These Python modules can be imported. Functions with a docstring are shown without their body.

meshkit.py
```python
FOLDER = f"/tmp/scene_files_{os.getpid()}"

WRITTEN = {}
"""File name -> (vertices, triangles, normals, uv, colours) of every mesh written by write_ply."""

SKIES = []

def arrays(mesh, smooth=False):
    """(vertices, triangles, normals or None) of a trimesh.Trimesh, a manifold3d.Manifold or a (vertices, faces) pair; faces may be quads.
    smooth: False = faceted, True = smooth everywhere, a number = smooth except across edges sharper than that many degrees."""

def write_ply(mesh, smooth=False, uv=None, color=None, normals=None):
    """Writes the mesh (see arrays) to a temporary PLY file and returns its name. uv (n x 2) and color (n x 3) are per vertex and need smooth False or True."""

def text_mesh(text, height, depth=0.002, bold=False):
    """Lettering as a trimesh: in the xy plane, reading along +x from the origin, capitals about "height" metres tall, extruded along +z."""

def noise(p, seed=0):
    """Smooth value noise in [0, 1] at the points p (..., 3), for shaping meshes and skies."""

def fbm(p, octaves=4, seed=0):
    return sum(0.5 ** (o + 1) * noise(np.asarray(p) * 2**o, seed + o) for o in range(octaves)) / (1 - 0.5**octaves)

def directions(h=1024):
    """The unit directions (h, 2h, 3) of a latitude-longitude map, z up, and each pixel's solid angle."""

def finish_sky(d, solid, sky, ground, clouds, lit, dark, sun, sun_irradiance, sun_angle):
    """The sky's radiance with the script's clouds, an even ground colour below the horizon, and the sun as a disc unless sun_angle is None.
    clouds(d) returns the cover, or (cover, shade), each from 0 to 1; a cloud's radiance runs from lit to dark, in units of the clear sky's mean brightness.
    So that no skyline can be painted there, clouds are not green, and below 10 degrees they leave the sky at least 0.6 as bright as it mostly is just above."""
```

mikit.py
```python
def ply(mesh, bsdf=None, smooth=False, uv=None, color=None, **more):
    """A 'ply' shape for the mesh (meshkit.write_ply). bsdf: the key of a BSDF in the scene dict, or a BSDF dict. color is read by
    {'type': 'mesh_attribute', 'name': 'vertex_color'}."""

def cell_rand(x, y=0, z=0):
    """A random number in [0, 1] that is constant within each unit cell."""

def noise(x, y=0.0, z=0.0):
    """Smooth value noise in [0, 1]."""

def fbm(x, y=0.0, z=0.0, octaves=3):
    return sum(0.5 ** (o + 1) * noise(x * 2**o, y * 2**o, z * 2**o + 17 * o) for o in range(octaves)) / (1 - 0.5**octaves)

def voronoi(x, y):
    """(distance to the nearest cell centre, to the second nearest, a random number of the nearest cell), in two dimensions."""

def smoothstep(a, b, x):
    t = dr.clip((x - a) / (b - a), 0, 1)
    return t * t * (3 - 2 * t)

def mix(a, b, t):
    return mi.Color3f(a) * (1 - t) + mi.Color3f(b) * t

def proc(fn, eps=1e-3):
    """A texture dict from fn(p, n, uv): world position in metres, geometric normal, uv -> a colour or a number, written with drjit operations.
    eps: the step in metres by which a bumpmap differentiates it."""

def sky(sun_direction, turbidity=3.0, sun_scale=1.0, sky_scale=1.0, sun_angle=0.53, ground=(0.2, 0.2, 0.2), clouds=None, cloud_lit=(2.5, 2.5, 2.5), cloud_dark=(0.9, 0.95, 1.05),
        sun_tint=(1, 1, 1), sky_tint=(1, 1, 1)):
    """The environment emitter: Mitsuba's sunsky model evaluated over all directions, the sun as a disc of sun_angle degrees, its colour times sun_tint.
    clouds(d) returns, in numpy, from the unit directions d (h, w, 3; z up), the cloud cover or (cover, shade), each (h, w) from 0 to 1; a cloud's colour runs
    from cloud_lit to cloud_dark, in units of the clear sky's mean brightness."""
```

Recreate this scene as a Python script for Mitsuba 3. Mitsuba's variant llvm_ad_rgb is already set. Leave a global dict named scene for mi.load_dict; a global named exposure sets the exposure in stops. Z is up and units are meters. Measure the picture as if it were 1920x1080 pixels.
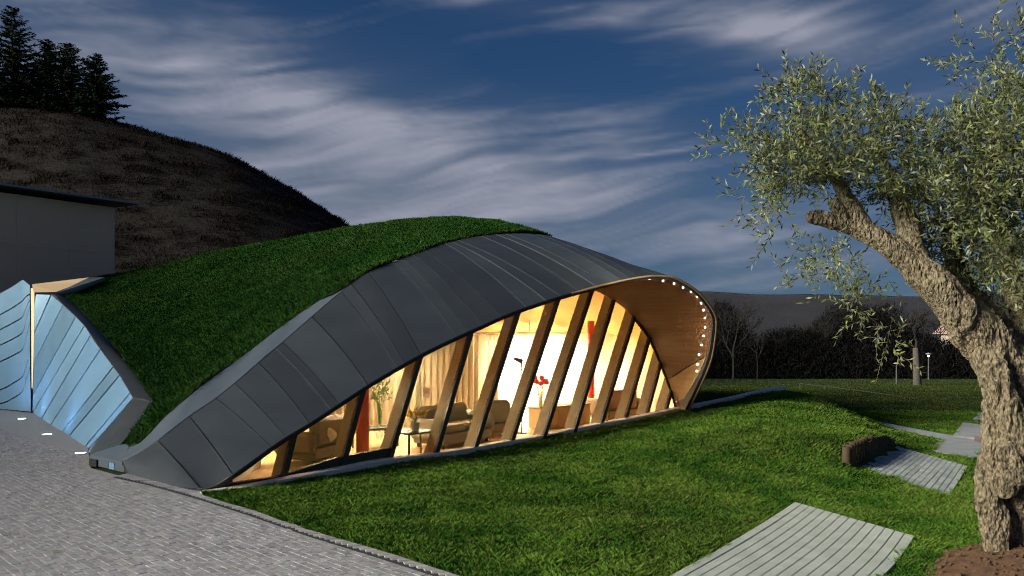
import math, random
import numpy as np, trimesh, mitsuba as mi, mikit, meshkit
import drjit as dr
import manifold3d as m3
import shapely
from shapely.geometry import Polygon, LineString, Point
from scipy.interpolate import PchipInterpolator, RBFInterpolator
from mikit import noise, fbm, smoothstep, mix, proc

T = mi.ScalarTransform4f
scene, labels = {}, {}
RNG = np.random.default_rng(11)

# ------------------------------------------------------------------ camera, sky, exposure
EYE, FPX, HZ = 2.4, 1600.0, 625.0          # eye height (m), focal length and horizon row in pixels of a 1920 x 1080 frame
scene['camera'] = {'type': 'perspective', 'fov': math.degrees(2 * math.atan(960 / FPX)), 'fov_axis': 'x',
    'to_world': T().look_at(origin=[0, 0, EYE], target=[0, 1, EYE], up=[0, 0, 1]),
    'principal_point_offset_y': (540 - HZ) / 1080, 'near_clip': 0.1, 'far_clip': 3000.0}
exposure = 1.6

def cloud_cover(d):
    """Wind-drawn cirrus: streaky noise, thick where the banks of cloud stand (azimuth from the view axis, elevation, half sizes, slant; degrees)."""
    az = np.degrees(np.arctan2(d[..., 0], d[..., 1])); el = np.degrees(np.arcsin(np.clip(d[..., 2], -1, 1)))
    a = math.radians(-9.0)
    X, Y = az * math.cos(a) - el * math.sin(a), az * math.sin(a) + el * math.cos(a)
    N = lambda x, y, o, k: meshkit.fbm(np.stack([x, y, 0 * x + k * 3.1], -1), o, k)
    w = N(X * 0.08, Y * 0.14, 2, 5) - 0.5; w2 = N(X * 0.22, Y * 0.5, 3, 6) - 0.5
    Yw, Xw = Y + 3.2 * w + 0.9 * w2, X + 6.0 * w
    streak = N(Xw * 0.055, Yw * 0.75, 5, 1)
    fine = N(Xw * 0.16, Yw * 2.4, 4, 8)
    puff = N(Xw * 0.20, Yw * 0.42, 5, 3)
    mass = 0.20 + 0.16 * (N(X * 0.05, Y * 0.10, 2, 11) - 0.5)
    for az0, el0, sa, se, sl, k in [(-20, 16.5, 12, 4.0, -0.20, 0.46), (-7.5, 12.8, 8, 2.2, -0.16, 0.55), (-11, 8.5, 9, 2.6, -0.1, 0.38), (3.5, 9.0, 8, 1.5, 0.10, 0.40), (6, 13.5, 6, 1.6, -0.12, 0.34),
                                    (17.5, 18.8, 5.5, 1.8, -0.25, 0.52), (6, 20.3, 10, 1.0, -0.12, 0.34), (29, 19.5, 3.5, 2.5, 0, 0.30), (13, 5.5, 9, 1.8, 0, 0.30), (24, 12.5, 5, 2.2, 0, 0.26), (-3, 5.5, 8, 1.6, 0, 0.34),
                                    (45, 14, 8, 4, 0, 0.4), (-45, 15, 9, 5, 0, 0.4), (-70, 20, 20, 8, 0, 0.35), (80, 22, 20, 9, 0, 0.35), (150, 25, 40, 12, 0, 0.3), (-140, 25, 40, 12, 0, 0.3),
                                    (-17, 21.5, 8, 1.6, -0.1, -0.14), (4, 17, 6, 1.6, -0.1, -0.22), (17, 13.2, 4.5, 1.8, 0, -0.22)]:
        dx = az - az0; dy = el - el0 - sl * dx
        mass = mass + k * np.exp(-(dx / sa) ** 2 - (dy / se) ** 2)
    c = streak * 0.42 + fine * 0.30 + puff * 0.28
    c = np.clip((c - 0.62 + 0.50 * mass) / 0.42, 0, 1)
    c = c ** 1.15
    veil = 0.42 * np.clip(mass - 0.14, 0, 1) * (0.35 + 1.3 * puff * (0.5 + fine))
    low = 0.22 * np.exp(-((el - 2.0) / 5.5) ** 2) * (el > -2)
    broad = sum(k * np.exp(-((az - a0) / sa) ** 2 - ((el - e0 - sl * (az - a0)) / se) ** 2) for a0, e0, sa, se, sl, k in
                [(-17, 11, 13, 5.5, -0.30, 0.46), (-6, 11.5, 9, 3.0, -0.15, 0.36), (3, 10.5, 9, 3.6, 0, 0.22), (-2, 7.0, 10, 2.2, 0.05, 0.30), (18, 19, 8, 3.0, -0.25, 0.26), (26, 9, 12, 5, 0, 0.16), (-60, 14, 25, 10, 0, 0.3), (75, 14, 30, 10, 0, 0.3), (180, 20, 60, 12, 0, 0.3), (-180, 20, 60, 12, 0, 0.3)])
    broad = broad * (0.55 + 0.5 * puff + 0.4 * streak)
    cover = np.clip(c * 0.78 + veil + low + broad * (1 - c), 0, 0.95)
    return cover, np.clip(0.85 - c * 1.0 + 0.5 * (0.5 - fine), 0, 1)

scene['sky'] = mikit.sky((-0.88, -0.42, 0.30), turbidity=2.5, sky_scale=0.40, sun_scale=2.7, sun_angle=20.0, sun_tint=(0.66, 0.88, 1.30),
    sky_tint=(0.40, 0.74, 1.30), clouds=cloud_cover, cloud_lit=(5.0, 5.2, 6.4), cloud_dark=(1.8, 2.4, 3.4), ground=(0.06, 0.07, 0.07))

# ------------------------------------------------------------------ helpers
def P(u, v, d):
    """The point at depth d (metres along the view axis) that the photograph shows at (u, v)."""
    return np.array([(u - 960) / FPX * d, d, EYE + (HZ - v) / FPX * d])

def G(u, v, z=0.0):
    """The point at height z that the photograph shows at (u, v)."""
    return P(u, v, (EYE - z) * FPX / (v - HZ))

def bs(name, d):
    scene[name] = d
    return name

def numbered(key):
    if key not in scene and key not in labels: return key
    i = 1
    while f'{key}_{i:03d}' in scene or f'{key}_{i:03d}' in labels: i += 1
    return f'{key}_{i:03d}'

def obj(name, mesh, bsdf, parent=None, smooth=False, **more):
    key = numbered(f'{parent}__{name}' if parent else name)
    scene[key] = mikit.ply(mesh, bsdf, smooth=smooth, **more)
    return key

def thing(name, label, cat, group=None):
    key = numbered(name)
    tag(key, label, cat, group)
    return key

def tag(key, label=None, cat=None, group=None, kind=None):
    labels[key] = {k: v for k, v in dict(label=label, category=cat, group=group, kind=kind).items() if v}
    return key

def struct(name, mesh, bsdf, smooth=False, **more):
    key = obj(name, mesh, bsdf, None, smooth, **more)
    labels[key] = {'kind': 'structure'}
    return key

def cat(ms): return trimesh.util.concatenate([m for m in ms if m is not None])

def cbox(size, c=0.01, at=(0, 0, 0), R=None):
    a, b, h = np.array(size) / 2
    c = min(c, 0.45 * min(size))
    p = [(sx * (a - (i != 0) * c), sy * (b - (i != 1) * c), sz * (h - (i != 2) * c)) for sx in (-1, 1) for sy in (-1, 1) for sz in (-1, 1) for i in range(3)]
    m = trimesh.Trimesh(p).convex_hull
    if R is not None: m.apply_transform(R)
    m.apply_translation(at)
    return m

def rotz(deg): return trimesh.transformations.rotation_matrix(math.radians(deg), [0, 0, 1])

def slab(poly3, thick, n=None):
    """A convex plate: the polygon given by 3-D points, and the same pushed back by thick along n."""
    p = np.asarray(poly3, float)
    if n is None:
        n = np.cross(p[1] - p[0], p[-1] - p[0]); n = n / np.linalg.norm(n)
    return trimesh.Trimesh(np.vstack([p, p - np.asarray(n) * thick])).convex_hull

def grid_mesh(pts):
    """pts (n, m, 3) -> quads."""
    n, m = pts.shape[:2]
    i = np.arange(n * m).reshape(n, m)
    q = np.stack([i[:-1, :-1], i[1:, :-1], i[1:, 1:], i[:-1, 1:]], -1).reshape(-1, 4)
    return trimesh.Trimesh(pts.reshape(-1, 3), np.vstack([q[:, [0, 1, 2]], q[:, [0, 2, 3]]]), process=False)

def thick_grid(pts, th, nrm=None):
    """A grid surface with a thickness th behind it, closed all round."""
    n, m = pts.shape[:2]
    if nrm is None:
        du = np.gradient(pts, axis=0); dv = np.gradient(pts, axis=1)
        nrm = np.cross(du, dv); nrm /= np.linalg.norm(nrm, axis=-1, keepdims=True) + 1e-12
    back = pts - nrm * th
    a, b = grid_mesh(pts), grid_mesh(back)
    b.faces = b.faces[:, ::-1]
    v = np.vstack([a.vertices, b.vertices]); N = n * m
    i = np.arange(N).reshape(n, m)
    ring = np.concatenate([i[:, 0], i[-1, 1:], i[-2::-1, -1], i[0, -2:0:-1]])
    nx = np.roll(ring, -1)
    side = np.vstack([np.stack([ring, ring + N, nx + N], 1), np.stack([ring, nx + N, nx], 1)])
    mesh = trimesh.Trimesh(v, np.vstack([a.faces, b.faces + N, side]), process=False)
    return mesh

def tube(path, radii, sides=6, cap=True):
    path = np.asarray(path, float); radii = np.broadcast_to(radii, (len(path),))
    t = np.gradient(path, axis=0); t /= np.linalg.norm(t, axis=1, keepdims=True) + 1e-12
    ref = np.array([0, 0, 1.0]) if abs(t[0, 2]) < 0.9 else np.array([1.0, 0, 0])
    x = np.cross(t, ref); x /= np.linalg.norm(x, axis=1, keepdims=True) + 1e-12
    y = np.cross(t, x)
    a = np.arange(sides) * 2 * np.pi / sides
    ring = path[:, None] + radii[:, None, None] * (np.cos(a)[None, :, None] * x[:, None] + np.sin(a)[None, :, None] * y[:, None])
    n = len(path); i = np.arange(n * sides).reshape(n, sides); j = np.roll(i, -1, 1)
    f = np.vstack([np.stack([i[:-1], j[:-1], j[1:]], -1).reshape(-1, 3), np.stack([i[:-1], j[1:], i[1:]], -1).reshape(-1, 3)])
    v = ring.reshape(-1, 3)
    if cap:
        v = np.vstack([v, path[:1], path[-1:]]); k = n * sides
        f = np.vstack([f, np.stack([j[0], i[0], np.full(sides, k)], 1), np.stack([i[-1], j[-1], np.full(sides, k + 1)], 1)])
    return trimesh.Trimesh(v, f, process=False)

def lathe(profile, at, sides=16):
    prof = np.array(profile, float); a = np.arange(sides + 1) * 2 * np.pi / sides
    pts = np.stack([prof[:, None, 0] * np.cos(a), prof[:, None, 0] * np.sin(a), prof[:, None, 1] + 0 * a], -1) + np.array(at)
    return grid_mesh(pts.transpose(1, 0, 2))

def curve(pts):
    """A smooth curve through control points, by their number."""
    p = np.asarray(pts, float)
    f = PchipInterpolator(np.arange(len(p)), p)
    return f

def tri_polygon(poly, h, zfun, inner=None):
    """A sheet over a plan polygon, gridded about every h metres, lifted to zfun(x, y)."""
    x0, y0, x1, y1 = poly.bounds
    gx, gy = np.meshgrid(np.arange(x0, x1, h), np.arange(y0, y1, h))
    pts = np.stack([gx.ravel(), gy.ravel()], 1) + RNG.uniform(-0.2, 0.2, (gx.size, 2)) * h
    pts = pts[shapely.contains_xy(poly.buffer(-0.35 * h), pts[:, 0], pts[:, 1])]
    line = poly.exterior
    edge = np.array([line.interpolate(s).coords[0] for s in np.arange(0, line.length, h * 0.7)])
    edge = np.vstack([edge, np.array(line.coords)[:-1]])
    from scipy.spatial import Delaunay
    al = np.vstack([pts, edge])
    al = np.unique(al.round(4), axis=0)
    tri = Delaunay(al).simplices
    c = al[tri].mean(1)
    tri = tri[shapely.contains_xy(poly, c[:, 0], c[:, 1])]
    a, b, d = al[tri[:, 0]], al[tri[:, 1]], al[tri[:, 2]]
    flip = (b[:, 0] - a[:, 0]) * (d[:, 1] - a[:, 1]) - (b[:, 1] - a[:, 1]) * (d[:, 0] - a[:, 0]) < 0
    tri[flip] = tri[flip][:, ::-1]
    return trimesh.Trimesh(np.column_stack([al, zfun(al[:, 0], al[:, 1])]), tri, process=False)

def blades(pos, height, width, lean, colors, rng):
    """Grass: one bent blade of two triangles at each position; colours per blade."""
    n = len(pos)
    a = rng.uniform(0, 2 * np.pi, n); side = np.stack([np.cos(a), np.sin(a), 0 * a], 1)
    b = rng.uniform(0, 2 * np.pi, n); ln = np.stack([np.cos(b), np.sin(b), 0 * b], 1) * (lean * rng.uniform(0.2, 1, n) * height)[:, None]
    w = (width * rng.uniform(0.7, 1.3, n))[:, None]; up = np.array([0, 0, 1.0])
    hz = height[:, None]
    base0, base1 = pos - side * w / 2, pos + side * w / 2
    mid = pos + up * hz * 0.6 + ln * 0.45 + side * w * 0.4
    tip = pos + up * hz * 0.95 + ln * 1.2
    v = np.stack([base0, base1, mid, tip], 1).reshape(-1, 3)
    i = np.arange(n)[:, None] * 4
    f = np.stack([i + [[0, 1, 2]], i + [[0, 2, 3]]], 1).reshape(-1, 3)
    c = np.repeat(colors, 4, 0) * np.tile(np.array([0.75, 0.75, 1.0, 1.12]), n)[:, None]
    return trimesh.Trimesh(v, f, process=False), c

def leaf_cloud(pos, axis, nrm, length, width, colors):
    """Leaves: a pointed blade of two triangles, folded along its axis."""
    n = len(pos)
    ax = axis / (np.linalg.norm(axis, axis=1, keepdims=True) + 1e-9)
    sd = np.cross(ax, nrm); sd /= np.linalg.norm(sd, axis=1, keepdims=True) + 1e-9
    nn = np.cross(sd, ax)
    L, W = length[:, None], width[:, None]
    m = pos + ax * L * 0.5
    v = np.stack([pos, m + sd * W / 2 + nn * W * 0.12, pos + ax * L, m - sd * W / 2 + nn * W * 0.12], 1).reshape(-1, 3)
    i = np.arange(n)[:, None] * 4
    f = np.stack([i + [[0, 1, 2]], i + [[0, 2, 3]]], 1).reshape(-1, 3)
    return trimesh.Trimesh(v, f, process=False), np.repeat(colors, 4, 0)

def unit(v): v = np.asarray(v, float); return v / np.linalg.norm(v)

# ------------------------------------------------------------------ materials
def two(d): return {'type': 'twosided', 'bsdf': d}
def rgb(c): return {'type': 'rgb', 'value': list(c)}
def plain(name, c, rough=0.7, **k): return bs(name, two({'type': 'principled', 'base_color': rgb(c), 'roughness': rough, **k}))
def textured(name, fn, rough=0.8, bump=None, scale=0.004, eps=2e-3, **k):
    d = {'type': 'principled', 'base_color': proc(fn), 'roughness': rough, **k}
    if bump is not None: d = {'type': 'bumpmap', 'tex': {**proc(bump, eps)}, 'scale': scale, 'bsdf': d}
    return bs(name, two(d))

bs('grass_blades', two({'type': 'diffuse', 'reflectance': {'type': 'mesh_attribute', 'name': 'vertex_color'}}))
bs('leaf', {'type': 'principledthin', 'base_color': {'type': 'mesh_attribute', 'name': 'vertex_color'}, 'roughness': 0.55, 'spec_trans': 0.0, 'diff_trans': 0.35})
textured('turf', lambda p, n, uv: mix((0.018, 0.035, 0.010), (0.045, 0.062, 0.018), fbm(p.x * 1.3, p.y * 1.3, p.z, 4)), 0.95,
         lambda p, n, uv: fbm(p.x * 18, p.y * 18, p.z * 18, 3), 0.05)
textured('far_turf', lambda p, n, uv: mix((0.013, 0.024, 0.009), (0.032, 0.042, 0.015), fbm(p.x * 0.5, p.y * 0.5, 0, 5)), 0.95)
textured('zinc', lambda p, n, uv: mix((0.054, 0.063, 0.080), (0.080, 0.093, 0.115), fbm(p.x * 1.1, p.y * 1.1, p.z * 2.2, 4)), 0.48,
         lambda p, n, uv: fbm(p.x * 2.5, p.y * 2.5, p.z * 2.5, 2), 0.006, metallic=0.55)
for nm, k_ in (('zinc_pale', 1.16), ('zinc_deep', 0.86)):
    textured(nm, lambda p, n, uv, k_=k_: k_ * mix((0.054, 0.063, 0.080), (0.080, 0.093, 0.115), fbm(p.x * 1.1, p.y * 1.1, p.z * 2.2, 4)), 0.48,
             lambda p, n, uv: fbm(p.x * 2.5, p.y * 2.5, p.z * 2.5, 2), 0.006, metallic=0.55)
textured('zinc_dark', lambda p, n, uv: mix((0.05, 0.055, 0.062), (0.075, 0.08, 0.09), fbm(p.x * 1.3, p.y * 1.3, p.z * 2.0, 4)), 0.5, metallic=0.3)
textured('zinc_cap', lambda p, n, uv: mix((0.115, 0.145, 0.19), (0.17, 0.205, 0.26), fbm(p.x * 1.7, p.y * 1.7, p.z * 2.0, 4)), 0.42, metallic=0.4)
textured('blue_zinc', lambda p, n, uv: mix((0.16, 0.31, 0.50), (0.225, 0.39, 0.58), fbm(p.x * 0.9, p.y * 0.9, p.z * 0.9, 4)), 0.45, metallic=0.2)
textured('blue_zinc_worn', lambda p, n, uv: mix((0.11, 0.22, 0.35), (0.16, 0.28, 0.42), fbm(p.x * 2, p.y * 2, p.z * 2, 4)), 0.5, metallic=0.2)
plain('underlay', (0.015, 0.016, 0.02), 0.8)
plain('black_metal', (0.012, 0.012, 0.013), 0.45)
def wood_fn(c0, c1, k=1.0):
    def f(p, n, uv):
        g = fbm(uv.x * 3.0 * k, uv.y * 55.0 * k, 0.0, 4)
        return mix(c0, c1, g)
    return f
textured('fin_wood', lambda p, n, uv: mix((0.14, 0.105, 0.055), (0.23, 0.18, 0.105), fbm(p.x * 25, p.y * 25, p.z * 2.0, 4)), 0.6)
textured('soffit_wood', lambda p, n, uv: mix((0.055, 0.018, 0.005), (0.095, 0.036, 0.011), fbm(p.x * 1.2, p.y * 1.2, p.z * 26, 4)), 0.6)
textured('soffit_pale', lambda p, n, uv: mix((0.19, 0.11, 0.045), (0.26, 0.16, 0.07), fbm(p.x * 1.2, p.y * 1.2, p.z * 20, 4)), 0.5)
textured('concrete', lambda p, n, uv: mix((0.24, 0.23, 0.22), (0.38, 0.37, 0.35), fbm(p.x * 3, p.y * 3, p.z * 3, 5)), 0.85, lambda p, n, uv: fbm(p.x * 30, p.y * 30, p.z * 30, 3), 0.004)
textured('kerb_concrete', lambda p, n, uv: mix((0.56, 0.53, 0.48), (0.70, 0.67, 0.61), fbm(p.x * 4, p.y * 4, p.z * 4, 5)), 0.85)
textured('render_wall', lambda p, n, uv: mix((0.60, 0.42, 0.30), (0.68, 0.49, 0.36), fbm(p.x * 0.5, p.y * 0.5, p.z * 1.1, 5)), 0.9)
plain('glazing_edge', (0.02, 0.02, 0.02), 0.3)
bs('glass', {'type': 'thindielectric', 'int_ior': 1.5})

# ------------------------------------------------------------------ ground, plaza, lawn
F0, F1 = np.array([-4.55, 13.0]), np.array([4.2, 22.0])        # the facade's line in plan
FD = unit(F1 - F0); FN = np.array([FD[1], -FD[0]])              # along it; outwards
def facade_s(u):
    k = (u - 960) / FPX; d = F1 - F0
    return (k * F0[1] - F0[0]) / (d[0] - k * d[1])
def facade(u, v, out=0.0):
    s = facade_s(u); q = F0 + s * (F1 - F0)
    p = P(u, v, q[1]); p[:2] += FN * out
    return p

KERB_PX = [(380, 926, 12.65), (460, 918, 13.05), (560, 901, 13.75), (640, 886, 14.4), (730, 868, 15.2), (810, 858, 16.0), (880, 847, 16.75), (950, 834, 17.5), (1010, 824, 18.25), (1070, 811, 19.0),
           (1120, 801, 19.6), (1170, 792, 20.2), (1220, 782, 20.8), (1280, 769, 21.5), (1340, 757, 22.1), (1400, 744, 22.5), (1440, 735, 22.8), (1475, 730, 22.9)]
KERB = np.array([P(*k) for k in KERB_PX])

EDGE_PX = [(228, 893), (300, 909), (380, 931), (480, 962), (600, 1003), (720, 1039), (860, 1083), (1010, 1130), (1250, 1230)]
EDGE = np.array([G(u, v) for u, v in EDGE_PX])                  # where plaza and lawn meet

rb, rz = [], []
def hp(p, z): rb.append(p[:2]); rz.append(z)
for k in KERB[1:]: hp(k, k[2] - 0.07)
for e in EDGE[2:]: hp(e, 0.03)
for u, v in [(1490, 955), (1715, 1022), (1270, 1083), (1690, 1083), (1610, 882), (1815, 880), (1780, 935), (1680, 842), (1560, 935), (1600, 980), (1800, 1000), (1700, 950), (1150, 1120), (1850, 880), (1750, 830), (1870, 850), (1880, 800), (1660, 800), (1700, 800)]: hp(G(u, v), 0.0)
for u, v, d in [(1400, 800, 17.0), (1300, 830, 15.9), (1200, 860, 14.9), (1480, 760, 19.6), (1530, 745, 21.5), (1580, 779, 19.8), (1590, 828, 15.4), (1545, 800, 17.4), (1645, 814, 17.0), (1100, 890, 13.9), (1000, 920, 12.8), (850, 950, 11.8), (700, 960, 11.6), (1560, 850, 15.0)]:
    p = P(u, v, d); hp(p, p[2])
for x, y in [(9.3, 22.5), (9.6, 24.5), (9.0, 20.5), (8.6, 25.5), (14, 26), (14, 18), (12, 14), (12, 8), (14, 5), (3, 5), (6, 5), (10, 26), (9.5, 18.5)]: hp((x, y), 0.0)
_lawn = RBFInterpolator(np.array(rb), np.array(rz), kernel='linear', smoothing=0.03)
FLATS = [[(1590, 889), (1672, 844), (1690, 838), (1840, 876), (1784, 945)], [(1735, 850), (1775, 818), (1862, 845), (1838, 872)], [(1780, 824), (1806, 792), (1895, 806), (1885, 834)], [(1588, 790), (1612, 784), (1905, 838), (1895, 856)],
         [(1818, 790), (1836, 774), (1886, 779), (1880, 792)], [(1836, 773), (1852, 762), (1890, 767), (1884, 777)], [(1480, 952), (1720, 1018), (1600, 1150), (1170, 1140)]]
FLAT = shapely.union_all([Polygon([G(*q)[:2] for q in f]).buffer(0.10) for f in FLATS[1:]] + [Polygon([G(*q)[:2] for q in FLATS[0]])])
def lawn_z(x, y):
    q = np.stack([np.ravel(x), np.ravel(y)], 1)
    z = np.concatenate([_lawn(c) for c in np.array_split(q, max(1, len(q) // 40000))])
    z = z + 0.03 * (meshkit.fbm(np.column_stack([q * 0.8, 0 * z]), 3, 2) - 0.5)
    flat = shapely.contains_xy(FLAT, q[:, 0], q[:, 1])
    z = np.where(flat, np.minimum(z, 0.0), z)
    return np.maximum(z, -0.004).reshape(np.shape(x))
LAWN = Polygon(np.vstack([EDGE[2:, :2], [[14, 4.0], [14, 26], [8.8, 26.0]], KERB[::-1, :2]])).buffer(0)
LAWN = max(getattr(LAWN, 'geoms', [LAWN]), key=lambda g: g.area)

def far_z(x, y):
    s = np.clip((y - 27) / 45, 0, 1); s = s * s * (3 - 2 * s)
    return -0.03 - 1.55 * s
gx = np.concatenate([-np.geomspace(600, 30, 24), np.linspace(-28, 28, 29), np.geomspace(30, 600, 24)])
gy = np.concatenate([np.linspace(-60, 4, 9), np.linspace(6, 80, 75), np.geomspace(84, 1500, 24)])
GX, GY = np.meshgrid(gx, gy, indexing='ij')
struct('ground', grid_mesh(np.stack([GX, GY, far_z(GX, GY)], -1)), 'far_turf', True)
struct('lawn', tri_polygon(LAWN, 0.22, lawn_z), 'turf', True)

# plaza: pavers laid in running bond along the lawn's edge
ED = unit(EDGE[6, :2] - EDGE[2, :2]); EN = np.array([ED[1], -ED[0]])    # EN points into the plaza
if EN[0] > 0: EN = -EN
PLAZA = Polygon(np.vstack([EDGE[:, :2], [[-6, 3.0], [-24, 5], [-24, 29.5], [-16.5, 28.2], [-14.6, 25.9], [-11.6, 21.9], [-9.0, 18.1], [-7.5, 15.2]]]))
struct('plaza', tri_polygon(PLAZA, 1.0, lambda x, y: 0 * x - 0.0005), plain('joint_sand', (0.30, 0.285, 0.29), 0.95))
bs('paver_stone', two({'type': 'diffuse', 'reflectance': {'type': 'mesh_attribute', 'name': 'vertex_color'}}))
def paver_mesh(c, w, l, a, b, tilt):
    """A low block with bevelled top edges; a runs along it, b across."""
    hw, hl, bv = w / 2, l / 2, 0.002
    pts = []
    for (s, t, ins, z) in [(-1, -1, 0, -0.006), (1, -1, 0, -0.006), (1, 1, 0, -0.006), (-1, 1, 0, -0.006), (-1, -1, bv, 0.002), (1, -1, bv, 0.002), (1, 1, bv, 0.002), (-1, 1, bv, 0.002)]:
        x, y = s * (hl - ins), t * (hw - ins)
        q = c + a * x + b * y
        pts.append([q[0], q[1], z + (z > 0) * (tilt[0] + tilt[1] * x + tilt[2] * y)])
    return pts
PF = np.array([[4, 5, 6], [4, 6, 7]] + [f for i in range(4) for f in ([i, (i + 1) % 4, 4 + (i + 1) % 4], [i, 4 + (i + 1) % 4, 4 + i])])
rng = np.random.default_rng(3)
cands = []
PIN = PLAZA.buffer(-0.17)
for r in range(-4, 220):
    for k in range(-130, 165):
        c = EDGE[2, :2] + EN * (0.29 + r * 0.090) + ED * (k * 0.145 + (r % 2) * 0.0725 + 0.02 * math.sin(r * 7.3))
        if -20 < c[0] and 4.5 < c[1] < 27.5 and abs(c[0]) < 0.72 * c[1] + 0.8: cands.append(c)
cands = np.array(cands)
cands = cands[shapely.contains_xy(PIN, cands[:, 0], cands[:, 1])]
seen = (np.abs(cands[:, 0]) < 0.61 * cands[:, 1]) & (cands[:, 1] > 8.6)
order = np.argsort(np.where(seen, cands[:, 1], 1e3))
def tones(n):
    t = np.array([0.415, 0.402, 0.436]) * rng.normal(1, 0.075, (n, 1)) + rng.normal(0, 0.008, (n, 3))
    return np.clip(np.repeat(t, 8, 0) * rng.normal(1, 0.10, (n * 8, 1)), 0.05, 0.62)
bulk = []
for rank, i in enumerate(order):
    w_, l_ = 0.087 - rng.uniform(0, 0.003), 0.141 - rng.uniform(0, 0.006)
    m = paver_mesh(cands[i] + rng.normal(0, 0.0015, 2), w_, l_, ED, EN, rng.normal(0, 1, 3) * [0.0012, 0.007, 0.016])
    if rank < 290: obj('paver', trimesh.Trimesh(m, PF, process=False), 'paver_stone', 'plaza', color=tones(1))
    else: bulk.append(m)
f = (PF[None] + np.arange(len(bulk))[:, None, None] * 8).reshape(-1, 3)
key = obj('far_paver', trimesh.Trimesh(np.array(bulk).reshape(-1, 3), f, process=False), 'paver_stone', 'plaza', color=tones(len(bulk))); tag(key, kind='stuff')
# edging: a soldier course of thin blocks on edge, set a little unevenly
ecurve = LineString(EDGE[:, :2])
ke = struct('lawn_edging', tri_polygon(ecurve.buffer(0.15, cap_style=2), 0.4, lambda x, y: 0 * x + 0.004), plain('edging_bed', (0.035, 0.038, 0.045), 0.95))
s = 0.0; n_e = 0
while s < ecurve.length - 0.1 and n_e < 150:
    w = 0.085
    q0, q1 = np.array(ecurve.interpolate(s).coords[0]), np.array(ecurve.interpolate(s + w).coords[0])
    a = unit(q1 - q0); b = np.array([a[1], -a[0]])
    a2 = unit(a + 0.55 * b); b2 = np.array([a2[1], -a2[0]])
    pts = paver_mesh((q0 + q1) / 2 + rng.normal(0, 0.004, 2), 0.20, 0.084, a2, b2, np.array([0.016 + rng.normal(0, 0.004), 0.02, 0]))
    obj('edging_stone', trimesh.Trimesh(pts, PF, process=False), 'paver_stone', ke, color=tones(1) * 1.1)
    s += 0.115; n_e += 1

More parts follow.
